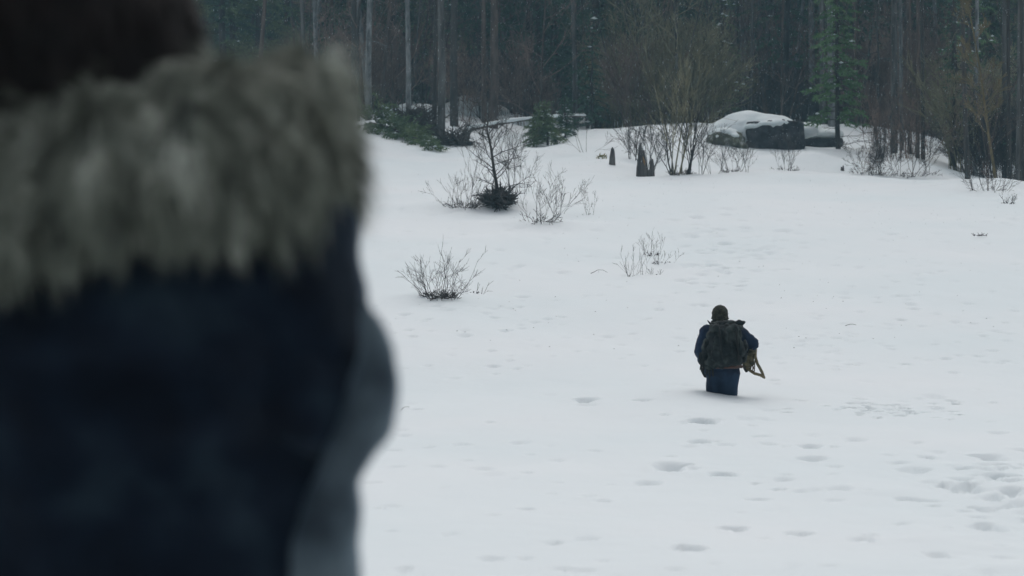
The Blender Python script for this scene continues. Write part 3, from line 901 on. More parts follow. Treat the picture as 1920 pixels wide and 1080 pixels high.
shrub(1476, 320, .85, 8, 'small sparse bush below the big square boulder', (5, 3), .6, .011, .20, clump=18, cl_r=.25, d0=50, rmin=.004)
shrub(1100, 285, 1.5, 5, 'arching faint bush left of the thin stump', (6, 3), 1.2, .010, .2, d0=55, rmin=.004)
ex = [(1612, 325, 1.2), (1635, 328, 1.6), (1650, 328, 1.8), (1664, 329, 1.9), (1690, 331, 1.6), (1703, 331, 2.2), (1719, 330, 2.6), (1745, 328, 1.5)]
for q_, (px, py, hh) in enumerate(ex):
    lb = ['faint twig bush farthest from the thicket, right of the tiny stump', 'sparse sapling clump right of the faint twig bush', 'slender stems before the left of the right thicket', 'leaning dark sapling before the right thicket',
          'low crooked twigs before the middle of the right thicket', 'crooked dark sapling before the brown trunks', 'tall straight dark sapling at the right of the row on the snow rim', 'pale bent twigs right of the tall dark sapling'][q_]
    shrub(px, py, hh * random.uniform(.7, 1.1), random.randint(2, 4), lb, (9, 5, 3), .75, .020 if hh > 1.7 else .012, .22, m='twig_dark' if q_ % 3 else 'twig_brown', d0=48, rmin=.004, hv=.35, clump=9, cl_r=.3, wob=.17)
ex = [(1652, 290), (1668, 296), (1684, 298), (1698, 296), (1716, 292), (1640, 280), (1730, 288)]
for px, py in ex:
    shrub(px, py, random.uniform(1.6, 2.6), 6, 'dense brown undergrowth bush at the foot of the right thicket', (6, 3), .28, .020, .35, m='twig_brown', d0=58, rmin=.005, group='undergrowth of the right thicket', hv=.6)
# undergrowth along the wood's edge: a few kinds, copied
random.seed(14)
ug = [shrub_geo(h_, n_, (9, 5), sp_, .016, .006, .35, hv=.6).mesh('stems', M[m_]) for h_, n_, sp_, m_ in ((2.6, 16, .35, 'twig_brown'), (3.2, 16, .3, 'twig_olive'), (2.2, 18, .5, 'twig_dark'), (3.6, 18, .3, 'twig_brown'))]
for i in range(95):
    z = random.random()
    if z < .28: px, d, ks = random.uniform(1135, 1335), random.uniform(75.5, 86), (1, 1, 1, 0)
    elif z < .55: px, d, ks = random.uniform(1590, 1770), random.uniform(82, 92), (0, 3, 0, 2)
    elif z < .72: px, d, ks = random.uniform(1795, 1930), random.uniform(62, 76), (0, 2, 2, 1)
    elif z < .9: px, d, ks = random.uniform(650, 1100), random.uniform(80, 92), (0, 2, 2, 3)
    else: px, d, ks = random.uniform(1330, 1600), random.uniform(84, 92), (2, 0, 2, 2)
    e = empty('undergrowth_shrub', tuple(on(px, d)), random.uniform(0, 6), label='leafless undergrowth bush among the many along the edge of the wood', cat='shrub', group="undergrowth along the wood's edge")
    f_ = random.uniform(.7, 1.2); e.scale = (f_, f_, f_)
    part('stems', random.choice([ug[k_] for k_ in ks]), e)

# arched twig, tiny twig piles
def arc(px0, py0, px1, py1, hgt, label, r=.004, dmin=15):
    a, b2_ = at(px0, py0, dmin), at(px1, py1, dmin)
    g = Geo(); n = 10
    g.tube([(b2_ - a) * (t / n) + Vector((0, 0, hgt * math.sin(math.pi * t / n) - .01)) + rv(.003) for t in range(n + 1)], [r * (1.2 - .6 * t / n) for t in range(n + 1)], 4)
    o = part('arched_twig', g.mesh('arched_twig', M['twig_dark']), None, label=label, cat='twig'); o.location = a
arc(1106, 513, 1142, 511, .055, 'thin twig arching out of the snow left of the small scattered group', .0035)
arc(1580, 612, 1608, 609, .03, 'thin twig arching over the snow up the slope from the walker', .003)
arc(752, 768, 768, 762, .02, 'short curved twig in the snow beside the lower parka sleeve', .002, 8)
p = at(1838, 443)
g = Geo()
for i in range(16):
    grow(g, Vector((random.gauss(0, .06), random.gauss(0, .05), .01)), Vector((random.uniform(-1, 1), random.uniform(-1, 1), random.uniform(0, .6))).normalized(), random.uniform(.04, .13), .008, 0, (1,), up=0)
o = part('twig_pile', g.mesh('twig_pile', M['twig_dark']), None, label='tiny dark pile of twigs on the open slope below the golden birch', cat='twigs'); o.location = p

# litter of needles and bark flecks on the snow: nobody could count it
def litter():
    rs = np.random.RandomState(9)
    g = Geo(); random.seed(2)
    for i in range(160):
        px = rs.uniform(640, 1925); py = 345 + (660 - 345) * rs.rand()
        p = at(px, py)
        L = random.uniform(.010, .035); a = random.uniform(0, 6.28)
        d = Vector((math.cos(a), math.sin(a), random.uniform(0, .3))) * L
        q = p + Vector((0, 0, .004))
        s = Vector((-d.y, d.x, 0)).normalized() * .0028
        b = len(g.v); g.v += [q - s, q + s, q + d + s * .4, q + d - s * .4, q + d * .5 + Vector((0, 0, .006))]
        g.f += [(b, b + 1, b + 4), (b + 1, b + 2, b + 4), (b + 2, b + 3, b + 4), (b + 3, b, b + 4)]
    o = part('snow_litter', g.mesh('snow_litter', M['twig_dark'], False), None, label='flecks of bark and needles strewn over the snow', cat='litter', kind='stuff')
litter()

# ------------------------------------------------------------------ people
M['skin'] = mat('skin', [(.42, .27, .21), (.50, .34, .27)], scale=20, bump=.1, rough=.55)
M['navy'] = mat('navy_cloth', [(.006, .014, .032), (.013, .030, .066)], scale=7, bump=.5, bscale=22, rough=.9, bdist=.012)
M['trouser'] = mat('trouser_cloth', [(.006, .016, .038), (.016, .037, .075)], scale=9, bump=.6, bscale=16, rough=.9, stretch=(1, 1, .4), bdist=.012)
M['wool'] = mat('knit_wool', [(.020, .022, .017), (.055, .055, .040)], scale=40, bump=.8, bscale=70, rough=.95)
M['pack'] = mat('pack_canvas', [(.003, .007, .009), (.011, .017, .018), (.050, .060, .056)], scale=11, bump=.7, bscale=18, rough=.8, stretch=(1, 1, .5), bdist=.015)  # pale end of the ramp paints highlights onto the slack folds
M['strap'] = mat('strap_web', [(.006, .008, .009), (.018, .02, .02)], scale=12, bump=.2, rough=.7)
M['leather'] = mat('leather', [(.060, .030, .022), (.11, .055, .04)], scale=14, bump=.3, rough=.6)
M['ash_wood'] = mat('ash_wood', [(.10, .085, .045), (.21, .175, .10)], scale=10, bump=.3, rough=.6)
M['webbing'] = mat('webbing', [(.030, .032, .020), (.16, .14, .08)], scale=20, bump=.4, rough=.8)
M['parka'] = mat('parka_cloth', [(.0010, .0024, .0066), (.0028, .0066, .0145), (.012, .022, .032)], scale=9, bump=.45, bscale=14, rough=.7, spec=.06, bdist=.02, lo=.38, hi=.72, sheen=.35)
M['rim_light_paint'] = mat('rim_light_cloth', [(.014, .024, .034), (.065, .090, .108), (.14, .18, .20)], scale=7, bump=.3, bscale=12, rough=.6, spec=.2, bdist=.015, sheen=.5)  # parka cloth again, with the snow light on its rim put into the colour
M['panel'] = mat('panel_cloth', [(.007, .012, .018), (.034, .047, .058)], scale=5, bump=.3, bscale=12, rough=.6, spec=.25, bdist=.015)
M['fur'] = mat('fur', [(.050, .060, .050), (.21, .23, .19), (.58, .60, .53)], scale=26, bump=0, rough=.8, lo=.28, hi=.76, detail=4, stretch=(1, 1, .3))
M['fur_base'] = mat('fur_base', [(.030, .036, .032), (.20, .215, .18)], scale=10, bump=.6, rough=.95)
M['hair'] = mat('hair', [(.002, .0015, .0018), (.008, .005, .0045)], scale=25, bump=.4, rough=.5)
M['boot'] = mat('boot_leather', [(.010, .009, .008), (.03, .026, .022)], scale=14, bump=.3, rough=.6)

def hand(caps, sph, wrist, fwd, side, s=1.0):
    """palm, four bent fingers and a thumb; fwd = where fingers point, side = thumb side"""
    wrist, fwd, side = Vector(wrist), Vector(fwd).normalized(), Vector(side).normalized()
    nrm = fwd.cross(side)
    caps.append((wrist, .027 * s, wrist + fwd * .05 * s, .030 * s))
    for i, L in enumerate((.070, .078, .073, .058)):
        b = wrist + fwd * .085 * s + side * (.030 - .020 * i) * s
        m = b + fwd * L * .5 * s + nrm * .012 * s
        e_ = m + fwd * L * .42 * s + nrm * .035 * s
        caps.append((wrist + fwd * .04 * s + side * (.022 - .015 * i) * s, .016 * s, b, .0115 * s))
        caps.append((b, .0105 * s, m, .0095 * s)); caps.append((m, .0095 * s, e_, .008 * s))
    t0 = wrist + fwd * .02 * s + side * .026 * s
    t1 = t0 + (side * .6 + fwd * .8).normalized() * .045 * s + nrm * .012 * s
    caps.append((t0, .015 * s, t1, .012 * s)); caps.append((t1, .012 * s, t1 + (fwd + nrm * .5).normalized() * .032 * s, .010 * s))

def surface_blades(me, n, fn, seed=1):
    """scatter n hairs over a mesh; fn(point, normal) -> (direction, length, width) or None"""
    rs = random.Random(seed)
    nt_ = [(p.area, p) for p in me.polygons]
    acc = []; t = 0
    for a_, p in nt_:
        t += a_; acc.append(t)
    import bisect
    g = Geo(); vs = me.vertices
    for i in range(n):
        p = nt_[min(bisect.bisect(acc, rs.random() * t), len(nt_) - 1)][1]
        ws = [rs.random() for _ in p.vertices]; sm = sum(ws)
        q = Vector((0, 0, 0))
        for wi, vi in zip(ws, p.vertices): q += vs[vi].co * (wi / sm)
        r = fn(q, p.normal)
        if r is None: continue
        d, L, wd = r
        b = len(g.v)
        sd_ = d.cross(p.normal + rv(.3))
        if sd_.length < 1e-5: continue
        sd_.normalize()
        mid = q + d * (L * .55) ; tip = q + d * L + Vector((0, 0, -L * .18))
        g.v += [q - sd_ * wd, q + sd_ * wd, mid + sd_ * wd * .8, mid - sd_ * wd * .8, tip]
        g.f += [(b, b + 1, b + 2, b + 3), (b + 3, b + 2, b + 4)]
    return g

# ---- the one seen from behind, close to the camera
random.seed(77)
FX, FY = -0.53, 2.60
gz = h1(FX, FY)
fp = empty('person', (FX, FY, gz), label='person seen close from behind in a dark navy parka with a thick grey fur collar', cat='person')
def W(x, y, z): return (x - FX, y - FY, z - gz)     # world to person frame
caps = []; sph = []
sph.append((W(-.545, 2.63, 1.72), (.078, .10, .115)))                       # skull
sph.append((W(-.545, 2.70, 1.665), (.055, .06, .06)))                       # jaw and face
sph.append((W(-.545, 2.755, 1.685), (.013, .02, .018)))                     # nose
sph.append((W(-.545, 2.738, 1.645), (.024, .014, .008)))                    # mouth
sph.append((W(-.57, 2.722, 1.71), (.012, .012, .008))); sph.append((W(-.52, 2.722, 1.71), (.012, .012, .008)))   # eyes
sph.append((W(-.625, 2.64, 1.70), (.010, .02, .03))); sph.append((W(-.465, 2.64, 1.70), (.010, .02, .03)))       # ears
caps.append((W(-.545, 2.62, 1.62), .058, W(-.535, 2.60, 1.50), .062))
caps.append((W(-.73, 2.60, 1.40), .075, W(-.33, 2.60, 1.40), .075))
for z_, rx, ry in ((1.32, .19, .11), (1.2, .175, .105), (1.08, .16, .10), (.97, .175, .115), (.88, .18, .12)):
    sph.append((W(-.53, 2.60, z_), (rx, ry, .10)))
EL_R, EL_L = (-.262, 2.585, 1.165), (-.80, 2.585, 1.165)
WR_R, WR_L = (-.36, 2.83, 1.13), (-.70, 2.83, 1.13)
for sh, el, wr, sg in (((-.33, 2.60, 1.40), EL_R, WR_R, -1), ((-.73, 2.60, 1.40), EL_L, WR_L, 1)):
    caps.append((W(*sh), .055, W(*el), .042)); caps.append((W(*el), .042, W(*wr), .028))
    hand(caps, sph, W(*wr), Vector((sg * .7, .7, -.1)), Vector((0, 0, 1)))
for sx in (-1, 1):
    hip = (-.53 + sx * .09, 2.60, .92); kn = (-.53 + sx * .11, 2.62, .50); an = (-.53 + sx * .12, 2.60, .09)
    caps.append((W(*hip), .088, W(*kn), .056)); caps.append((W(*kn), .054, W(*an), .036))
part('body', blob('body', M['skin'], sph, caps, voxel=.008, smooth=2), fp)
# trousers
caps = [((sx * .09, 0, .93), .105, (sx * .11, .02, .50), .078) for sx in (-1, 1)] + [((sx * .11, .02, .50), .078, (sx * .12, 0, .16), .062) for sx in (-1, 1)]
part('trousers', blob('trousers', M['trouser'], [((0, 0, .93), (.19, .135, .12))], caps, voxel=.016, smooth=3, disp=.006, dscale=9), fp)
for sx in (-1, 1):
    part('boot', blob('boot', M['boot'], [((sx * .12, .08, .05), (.052, .13, .05)), ((sx * .12, .17, .04), (.05, .06, .038))], [((sx * .12, 0, .24), .062, (sx * .12, 0, .07), .055)], voxel=.012, smooth=2), fp)
# parka: one continuous shell of trunk and upper sleeves
sph = []; caps = []
for z_, rx, ry in ((1.30, .29, .15), (1.28, .325, .165), (1.24, .325, .18), (1.15, .325, .19), (1.06, .335, .195), (.97, .345, .20), (.88, .352, .205), (.80, .355, .21)):
    sph.append((W(-.53, 2.60, z_), (rx, ry, .16)))
caps.append((W(-.79, 2.60, 1.385), .10, W(-.275, 2.60, 1.385), .088))
caps.append((W(-.282, 2.60, 1.38), .092, W(-.262, 2.59, 1.28), .092)); caps.append((W(-.79, 2.60, 1.38), .09, W(-.80, 2.59, 1.24), .092))
caps.append((W(-.262, 2.59, 1.28), .092, W(-.262, 2.585, 1.20), .092)); caps.append((W(-.80, 2.59, 1.24), .092, W(-.82, 2.585, 1.17), .092))
def folds(co):
    return .018 * mnoise.noise(Vector((co.x * 6, co.y * 6, co.z * 14))) + .008 * mnoise.noise(Vector((co.x * 15 + co.z * 9, co.y * 15, co.z * 10)))
me = blob('parka', M['parka'], sph, caps, voxel=.013, smooth=4, dfn=folds)
part('parka', me, fp)
def wrinkle(co):
    return .005 * mnoise.noise(Vector((co.x * 9, co.y * 9, co.z * 20))) + .003 * mnoise.noise(co * 30)
part('sleeve', blob('sleeve', M['parka'], [(W(-.262, 2.59, 1.172), (.100, .112, .094))], [(W(-.260, 2.60, 1.165), .094, W(-.345, 2.80, 1.135), .062)], voxel=.010, smooth=3, dfn=wrinkle), fp)
part('sleeve', blob('sleeve', M['parka'], [(W(-.82, 2.585, 1.165), (.10, .11, .095))], [(W(-.82, 2.60, 1.16), .096, W(-.715, 2.80, 1.135), .062)], voxel=.012, smooth=3, dfn=wrinkle), fp)
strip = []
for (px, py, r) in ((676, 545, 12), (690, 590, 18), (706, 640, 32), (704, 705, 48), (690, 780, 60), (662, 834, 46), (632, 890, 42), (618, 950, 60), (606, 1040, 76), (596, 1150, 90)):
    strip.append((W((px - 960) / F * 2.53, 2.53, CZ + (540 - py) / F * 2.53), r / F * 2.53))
part('rim_light_strip', blob('rim_light_strip', M['rim_light_paint'], [], [(strip[i_][0], strip[i_][1], strip[i_ + 1][0], strip[i_ + 1][1]) for i_ in range(len(strip) - 1)], voxel=.010, smooth=4, dfn=wrinkle), fp, label='snow lit rim of the outer sleeve and side, painted paler blue grey')  # strip paints the rim where the dark fabric catches light
# fur collar, tilted down to one side
caps = []
NN = 30
for i in range(NN):
    a = 2 * math.pi * i / NN
    cx, cy = math.cos(a), math.sin(a)
    lump = .008 * math.sin(a * 5 + 1) + .006 * math.sin(a * 11)
    bx, by = -.50 + .248 * cx, 2.60 + .165 * cy
    tx_, ty = -.50 + .228 * cx, 2.61 + .12 * cy
    zt = .175 * (bx + .44)
    zt2 = .175 * (tx_ + .44)
    caps.append((W(bx, by, 1.420 + zt + lump), .055 + lump * .4, W(tx_, ty, 1.492 + zt2 + lump), .060))
collar = blob('fur_base', M['fur_base'], [], caps, voxel=.012, smooth=3, disp=.010, dscale=16)
fc = part('fur_collar', collar, fp)
def furfn(q, nn):
    qq = Vector((q.x * 34, q.y * 34, q.z * 13))
    cl = Vector((mnoise.noise(qq), mnoise.noise(qq + Vector((7, 3, 1))), mnoise.noise(qq + Vector((1, 9, 4)))))
    d = (nn * .50 + Vector((0, 0, -.62)) + cl * .85 + rv(.10)).normalized()
    L = random.uniform(.030, .055) * (1 + 1.2 * mnoise.noise(Vector((q.x * 55, q.y * 55, q.z * 20))))
    return d, L, .0011
part('fur_hair', surface_blades(collar, 52000, furfn, 3).mesh('fur_hair', M['fur'], False), fc, kind='stuff')
# hair
hb = blob('hair_base', M['hair'], [(W(-.545, 2.61, 1.735), (.105, .118, .118)), (W(-.545, 2.57, 1.66), (.125, .095, .12)), (W(-.54, 2.545, 1.58), (.145, .085, .09)), (W(-.46, 2.53, 1.565), (.075, .065, .06)), (W(-.47, 2.58, 1.63), (.09, .11, .10)), (W(-.62, 2.58, 1.63), (.09, .11, .10))],
          [], voxel=.014, smooth=3, disp=.010, dscale=14)
hr = part('hair', hb, fp)
def hairfn(q, nn):
    if nn.y > .55: return None
    return ((nn * .35 + Vector((0, 0, -1)) + rv(.08)).normalized(), random.uniform(.04, .09), .0011)
part('hair_strands', surface_blades(hb, 11000, hairfn, 5).mesh('hair_strands', M['hair'], False), hr, kind='stuff')
# parka seams and hem
g = Geo()
n_ = 40
for z_, rx, ry in ((.775, .357, .212),):
    pts = [Vector((rx * math.cos(2 * math.pi * i / n_), ry * math.sin(2 * math.pi * i / n_), z_)) for i in range(n_ + 1)]
    g.tube(pts, [.012] * (n_ + 1), 6)
part('hem', g.mesh('hem', M['strap']), fp)

# ---- the walker
random.seed(15)
D = 21.0; KM = D / F
wo = Vector((MAN.x, MAN.y, CZ + (540 - 741) / F * D))        # origin at the snow line
def P(px, py, dy=0.0): return ((px - 1352) * KM, dy, (741 - py) * KM)
man = empty('person', tuple(wo), label='person trudging away through deep snow in navy jacket, blue trousers and dark knit cap', cat='person')
feet = -.62
caps = []; sph = []
sph.append((P(1351, 592, .09), (.074, .092, .105))); sph.append((P(1351, 600, .16), (.055, .05, .055))); sph.append((P(1351, 598, .215), (.012, .018, .016)))
sph.append((P(1337.5, 595, .10), (.008, .016, .026))); sph.append((P(1364.5, 595, .10), (.008, .016, .026)))
sph.append((P(1347, 593, .172), (.011, .01, .008))); sph.append((P(1355, 593, .172), (.011, .01, .008))); sph.append((P(1351, 606, .195), (.02, .012, .007)))
caps.append((P(1351, 604, .06), .055, P(1352, 616, .02), .06))
caps.append((P(1327, 622, 0), .062, P(1379, 622, 0), .062))
for py, rx, dy in ((634, .155, 0), (652, .15, -.02), (670, .14, -.04), (688, .15, -.05)): sph.append((P(1353, py, dy), (rx, .105, .085)))
SHl, SHr = P(1325, 622, .0), P(1383, 622, .0)
ELl, ELr = P(1314, 658, .02), P(1411, 644, .02)
WRl, WRr = P(1322, 682, .17), P(1404, 668, .12)
caps += [(SHl, .052, ELl, .040), (ELl, .040, WRl, .028), (SHr, .052, ELr, .040), (ELr, .040, WRr, .028)]
hand(caps, sph, WRl, Vector((.2, .5, -.8)), Vector((.9, .3, .2)), .95)
hand(caps, sph, WRr, Vector((-.35, -.25, -.9)), Vector((-.2, .9, 0)), .95)
for sx, kx, ky, fy in ((-1, 1341, .10, .02), (1, 1365, .02, -.25)):
    hip = P(1355 + sx * 13, 696, -.04); kn = (P(kx, 0)[0], ky, -.12); an = (P(kx, 0)[0], fy, -.52)
    caps += [(hip, .088, kn, .056), (kn, .054, an, .038)]
part('body', blob('body', M['skin'], sph, caps, voxel=.008, smooth=2), man)
# trousers
caps = []
for sx, kx, ky, fy in ((-1, 1342, .10, .02), (1, 1364, .02, -.25)):
    hip = P(1355 + sx * 12, 700, -.04); kn = (P(kx, 0)[0], ky, -.12); an = (P(kx, 0)[0], fy, -.46)
    caps += [(hip, .112, kn, .080), (kn, .078, an, .062)]
def tf(co): return .007 * mnoise.noise(Vector((co.x * 22, co.y * 14, co.z * 9)))
part('trousers', blob('trousers', M['trouser'], [(P(1355, 697, -.04), (.168, .13, .12))], caps, voxel=.011, smooth=3, dfn=tf), man)
for kx, fy in ((1341, .02), (1366, -.25)):
    x = P(kx, 0)[0]
    part('boot', blob('boot', M['boot'], [((x, fy + .08, -.57), (.05, .13, .05))], [((x, fy, -.42), .062, (x, fy, -.56), .052)], voxel=.012, smooth=2), man)
# jacket with sleeves
caps = [(P(1325, 623, 0), .074, P(1381, 623, 0), .074), (SHl, .074, ELl, .067), (ELl, .066, P(1320, 678, .13), .048), (P(1386, 625, 0), .076, ELr, .066), (ELr, .068, P(1405, 664, .10), .050),
        (P(1340, 612, .03), .05, P(1364, 612, .03), .05)]
sph = [(P(1353, py, dy), (rx, .13, .09)) for py, rx, dy in ((632, .18, 0), (650, .175, -.02), (668, .17, -.04), (686, .182, -.05), (696, .186, -.05))]
def jf(co): return .008 * mnoise.noise(Vector((co.x * 14, co.y * 14, co.z * 24))) + .004 * mnoise.noise(co * 40)
part('jacket', blob('jacket', M['navy'], sph, caps, voxel=.010, smooth=2, dfn=jf), man)
g = Geo()
pts = [Vector(P(1353, 687, -.05)) + Vector((.190 * math.cos(a), .140 * math.sin(a), 0)) for a in np.linspace(0, 2 * math.pi, 25)]
g.tube(pts, [.016] * 25, 6)
part('belt', g.mesh('belt', M['leather']), man)
caps = []
hand(caps, [], WRl, Vector((.2, .5, -.8)), Vector((.9, .3, .2)), .95)
caps = [(a_, r_ + .006, b2, q_ + .006) for a_, r_, b2, q_ in caps]
part('glove', blob('glove', M['strap'], [], caps, voxel=.006, smooth=1), man)
caps = []
hand(caps, [], WRr, Vector((-.35, -.25, -.9)), Vector((-.2, .9, 0)), .95)
caps = [(a_, r_ + .006, b2, q_ + .006) for a_, r_, b2, q_ in caps]
part('glove', blob('glove', M['strap'], [], caps, voxel=.006, smooth=1), man)
# knit cap
cp = blob('knit_cap', M['wool'], [(P(1351.5, 588.5, .085), (.084, .098, .092)), (P(1351.5, 595, .08), (.086, .10, .07)), (P(1351.5, 602, .045), (.070, .075, .055))], voxel=.009, smooth=2, disp=.004, dscale=40)
kc = part('knit_cap', cp, man)
g = Geo()
pts = [Vector(P(1351.5, 597, .08)) + Vector((.082 * math.cos(a), .096 * math.sin(a), .006 * math.sin(a))) for a in np.linspace(0, 2 * math.pi, 25)]
g.tube(pts, [.008] * 25, 5)
part('cap_brim', g.mesh('cap_brim', M['wool']), kc)
# scarf / raised collar
part('raised_collar', blob('raised_collar', M['pack'], [], [(P(1338, 605, .02), .03, P(1365, 605, .02), .03), (P(1338, 605, .02), .026, P(1340, 606, .13), .024), (P(1365, 605, .02), .026, P(1363, 606, .13), .024)], voxel=.009, smooth=2, disp=.006, dscale=25), man)

# ---- backpack on the walker's back
bo = wo + Vector(P(1355, 645, -.22))
bp_ = empty('backpack', tuple(bo), label='dark canvas backpack with slack folds worn by the walker', cat='backpack')
def B(px, py, dy=0.0): return ((px - 1355) * KM, dy, (645 - py) * KM)
def bf(co):
    fold = mnoise.noise(Vector((co.x * 16 + co.z * 9, co.y * 6, co.z * 4)))
    return .034 * fold + .010 * mnoise.noise(co * 26)
part('main_bag', blob('main_bag', M['pack'], [(B(1352, 628, .0), (.155, .105, .12)), (B(1353, 648, -.02), (.175, .12, .13)), (B(1357, 664, -.01), (.19, .115, .115)), (B(1368, 674, .0), (.125, .10, .06)), (B(1340, 676, .0), (.13, .10, .07))],
                         boxes=[(B(1356, 640, .03), (.15, .08, .17), 0)], voxel=.010, smooth=2, dfn=bf), bp_)
def ff(co): return .026 * mnoise.noise(Vector((co.x * 18 - co.z * 12, co.y * 5, co.z * 5))) + .005 * mnoise.noise(co * 30)
part('flap', blob('flap', M['pack'], [], [(B(1335, 608, .02), .038, B(1387, 605, .02), .030), (B(1336, 616, -.06), .042, B(1384, 614, -.05), .034), (B(1348, 618, -.10), .028, B(1368, 664, -.13), .030), (B(1376, 615, -.09), .026, B(1383, 658, -.11), .026), (B(1390, 604, .02), .018, B(1384, 614, .0), .02)],
                     voxel=.010, smooth=3, dfn=ff), bp_)
g = Geo()
g.tube([Vector(B(1334, 612, .0)), Vector(B(1328, 606, .01)), Vector(B(1323, 600, .02))], [.018, .012, .004], 5)
part('loop', g.mesh('loop', M['strap']), bp_)
for x0, x1 in ((1342, 1347), (1372, 1377)):
    g = Geo()
    g.tube([Vector(B(x0, 606, -.03)), Vector(B(x0 + 1, 620, -.125)), Vector(B((x0 + x1) / 2, 640, -.165)), Vector(B(x1, 664, -.150)), Vector(B(x1 + 1, 676, -.10))], [.008] * 5, 4)
    sp = part('strap', g.mesh('strap', M['strap']), bp_)
for sx in (1336, 1378):
    g = Geo()
    g.tube([Vector(B(sx, 612, .03)), Vector(B(sx, 606, .12)), Vector(B(sx, 616, .26)), Vector(B(sx + (3 if sx < 1350 else -3), 640, .33)), Vector(B(sx, 668, .22)), Vector(B(sx, 674, .05))], [.017] * 6, 5)
    part('shoulder_strap', g.mesh('shoulder_strap', M['strap']), bp_)
def pf(co): return .018 * mnoise.noise(co * 17) + .010 * mnoise.noise(co * 38)
part('side_pouch', blob('side_pouch', M['pack'], [(B(1322, 652, .05), (.052, .06, .09)), (B(1319, 672, .05), (.060, .065, .09)), (B(1326, 684, .04), (.055, .055, .05)), (B(1340, 645, -.10), (.05, .04, .09)), (B(1338, 662, -.10), (.055, .045, .08))], voxel=.009, smooth=1, dfn=pf), bp_)
g = Geo()
for (x, y, L, r) in ((1312, 672, 20, .012), (1316, 684, 14, .010), (1322, 690, 12, .012), (1327, 690, 22, .009), (1333, 690, 16, .009), (1310, 660, 22, .010)):
    g.tube([Vector(B(x, y, .03)), Vector(B(x - 1 + random.uniform(-1, 1), y + L * .5, .01)), Vector(B(x - 1 + random.uniform(-2, 2), y + L, .02))], [r, r * 1.2, r * .4], 5)
part('cords', g.mesh('cords', M['strap']), bp_, kind='stuff')
g = Geo(); 
part('side_pouch', blob('side_pouch', M['pack'], [(B(1393, 650, .04), (.030, .06, .075)), (B(1391, 668, .02), (.035, .06, .06))], voxel=.009, smooth=1, dfn=pf), bp_)

# ---- snowshoes held under the right arm
so = wo + Vector(P(1408, 672, .02))
ss = empty('snowshoe', tuple(so), label='olive tan wooden snowshoe with webbing held under the walker\'s right arm', cat='snowshoe')
def Q(px, py, dy=0.0): return Vector(((px - 1408) * KM, dy, (672 - py) * KM))
g = Geo()
fr = [Q(1433, 709, -.06), Q(1428, 697, -.045), Q(1420, 682, -.03), Q(1416, 668, -.02), Q(1418, 656, .03), Q(1410, 646, .10), Q(1401, 650, .14), Q(1396, 664, .08), Q(1395, 680, .02), Q(1402, 692, -.02), Q(1414, 700, -.045), Q(1425, 703, -.06), Q(1433, 709, -.065)]
g.tube(fr, [.009] + [.015] * 11 + [.009], 7, True)
part('frame', g.mesh('frame', M['ash_wood']), ss)
g = Geo()
def frp(t): return lerp_path(fr, t)[0]
for k_ in range(11):
    t = .27 + .022 * k_
    g.tube([frp(t), frp(1.0 - t + .04)], [.0055] * 2, 4)
for k_ in range(8):
    t = .33 + .022 * k_
    g.tube([frp(t), frp(min(.96, 1.0 - t + .16))], [.005] * 2, 4)
    g.tube([frp(t + .10), frp(1 - t + .02)], [.005] * 2, 4)
part('lacing', g.mesh('lacing', M['webbing']), ss, kind='stuff')
part('binding', blob('binding', M['webbing'], [(tuple(Q(1403, 672, .0)), (.055, .04, .05)), (tuple(Q(1410, 658, .0)), (.042, .035, .05)), (tuple(Q(1400, 683, -.01)), (.042, .03, .038)), (tuple(Q(1409, 680, -.01)), (.030, .025, .04))], voxel=.009, smooth=1, disp=.012, dscale=24), ss)
for (x, y, z, u_) in ((1411, 684, 1414, 694), (1399, 650, 1412, 652)):
    g = Geo(); g.tube([Q(x, y, -.03), Q(z, u_, -.04), Q(z - 3, u_ + 3, -.05)], [.006, .006, .004], 5)
    part('strap', g.mesh('strap', M['leather']), ss)

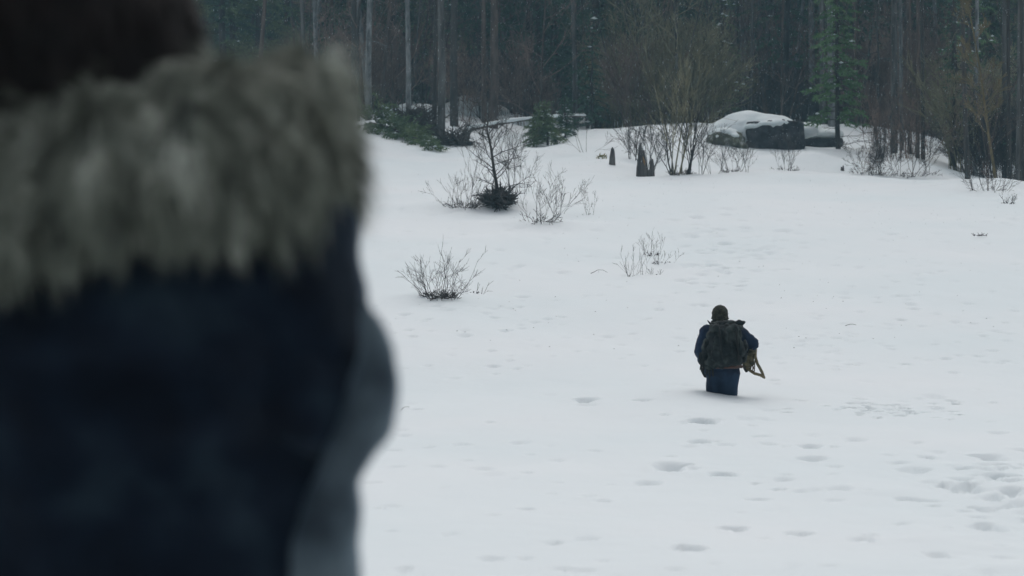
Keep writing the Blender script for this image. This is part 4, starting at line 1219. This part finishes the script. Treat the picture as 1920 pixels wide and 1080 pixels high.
# ------------------------------------------------------------------ falling sleet and the air
def sleet():
    rs = np.random.RandomState(31)
    n = 9000
    d = 14 + 62 * rs.rand(n) ** .55
    x = (rs.uniform(400, 2000, n) - 960) / F * d
    z = CZ + (540 - rs.uniform(-60, 420, n)) / F * d
    L = rs.uniform(.006, .018, n) * (d / 40) ** .3; r = .0022 * (d / 30) ** .3
    V = np.empty((n, 5, 3), np.float32)
    for k, (ax, ay, az) in enumerate(((-1, 0, 0), (.5, .87, 0), (.5, -.87, 0), (0, 0, 1), (0, 0, -1))):
        V[:, k, 0] = x + ax * r + az * L * .12; V[:, k, 1] = d + ay * r; V[:, k, 2] = z + az * L
    base = np.array([(0, 1, 3), (1, 2, 3), (2, 0, 3), (1, 0, 4), (2, 1, 4), (0, 2, 4)])
    T = (base[None] + (np.arange(n) * 5)[:, None, None]).reshape(-1, 3).astype(np.int32)
    keep_ = None
    me = bpy.data.meshes.new('falling_sleet')
    me.vertices.add(n * 5); me.vertices.foreach_set('co', V.ravel())
    me.loops.add(T.size); me.loops.foreach_set('vertex_index', T.ravel())
    me.polygons.add(len(T)); me.polygons.foreach_set('loop_start', np.arange(0, T.size, 3, dtype=np.int32))
    me.update(calc_edges=True); me.materials.append(M['snow_cap'])
    o = bpy.data.objects.new('falling_sleet', me); link(o)
    tag(o, 'fine sleet falling before the dark wood', 'sleet', kind='stuff')
sleet()

bm = bmesh.new(); bmesh.ops.create_cube(bm, size=1.0)
me = bpy.data.meshes.new('haze'); bm.to_mesh(me); bm.free()
hz = bpy.data.objects.new('haze', me); link(hz)
hz.scale = (420, 260, 62); hz.location = (0, 60, 26)
m = bpy.data.materials.new('haze_air'); m.use_nodes = True
n = m.node_tree; n.nodes.clear()
mo = n.nodes.new('ShaderNodeOutputMaterial'); pv = n.nodes.new('ShaderNodeVolumePrincipled')
pv.inputs['Color'].default_value = (.48, .82, 1.0, 1)
pv.inputs['Density'].default_value = 0.0007
pv.inputs['Anisotropy'].default_value = 0.2
n.links.new(pv.outputs[0], mo.inputs['Volume'])
me.materials.append(m)
tag(hz, 'thin cold haze hanging in the air', 'haze', kind='stuff')
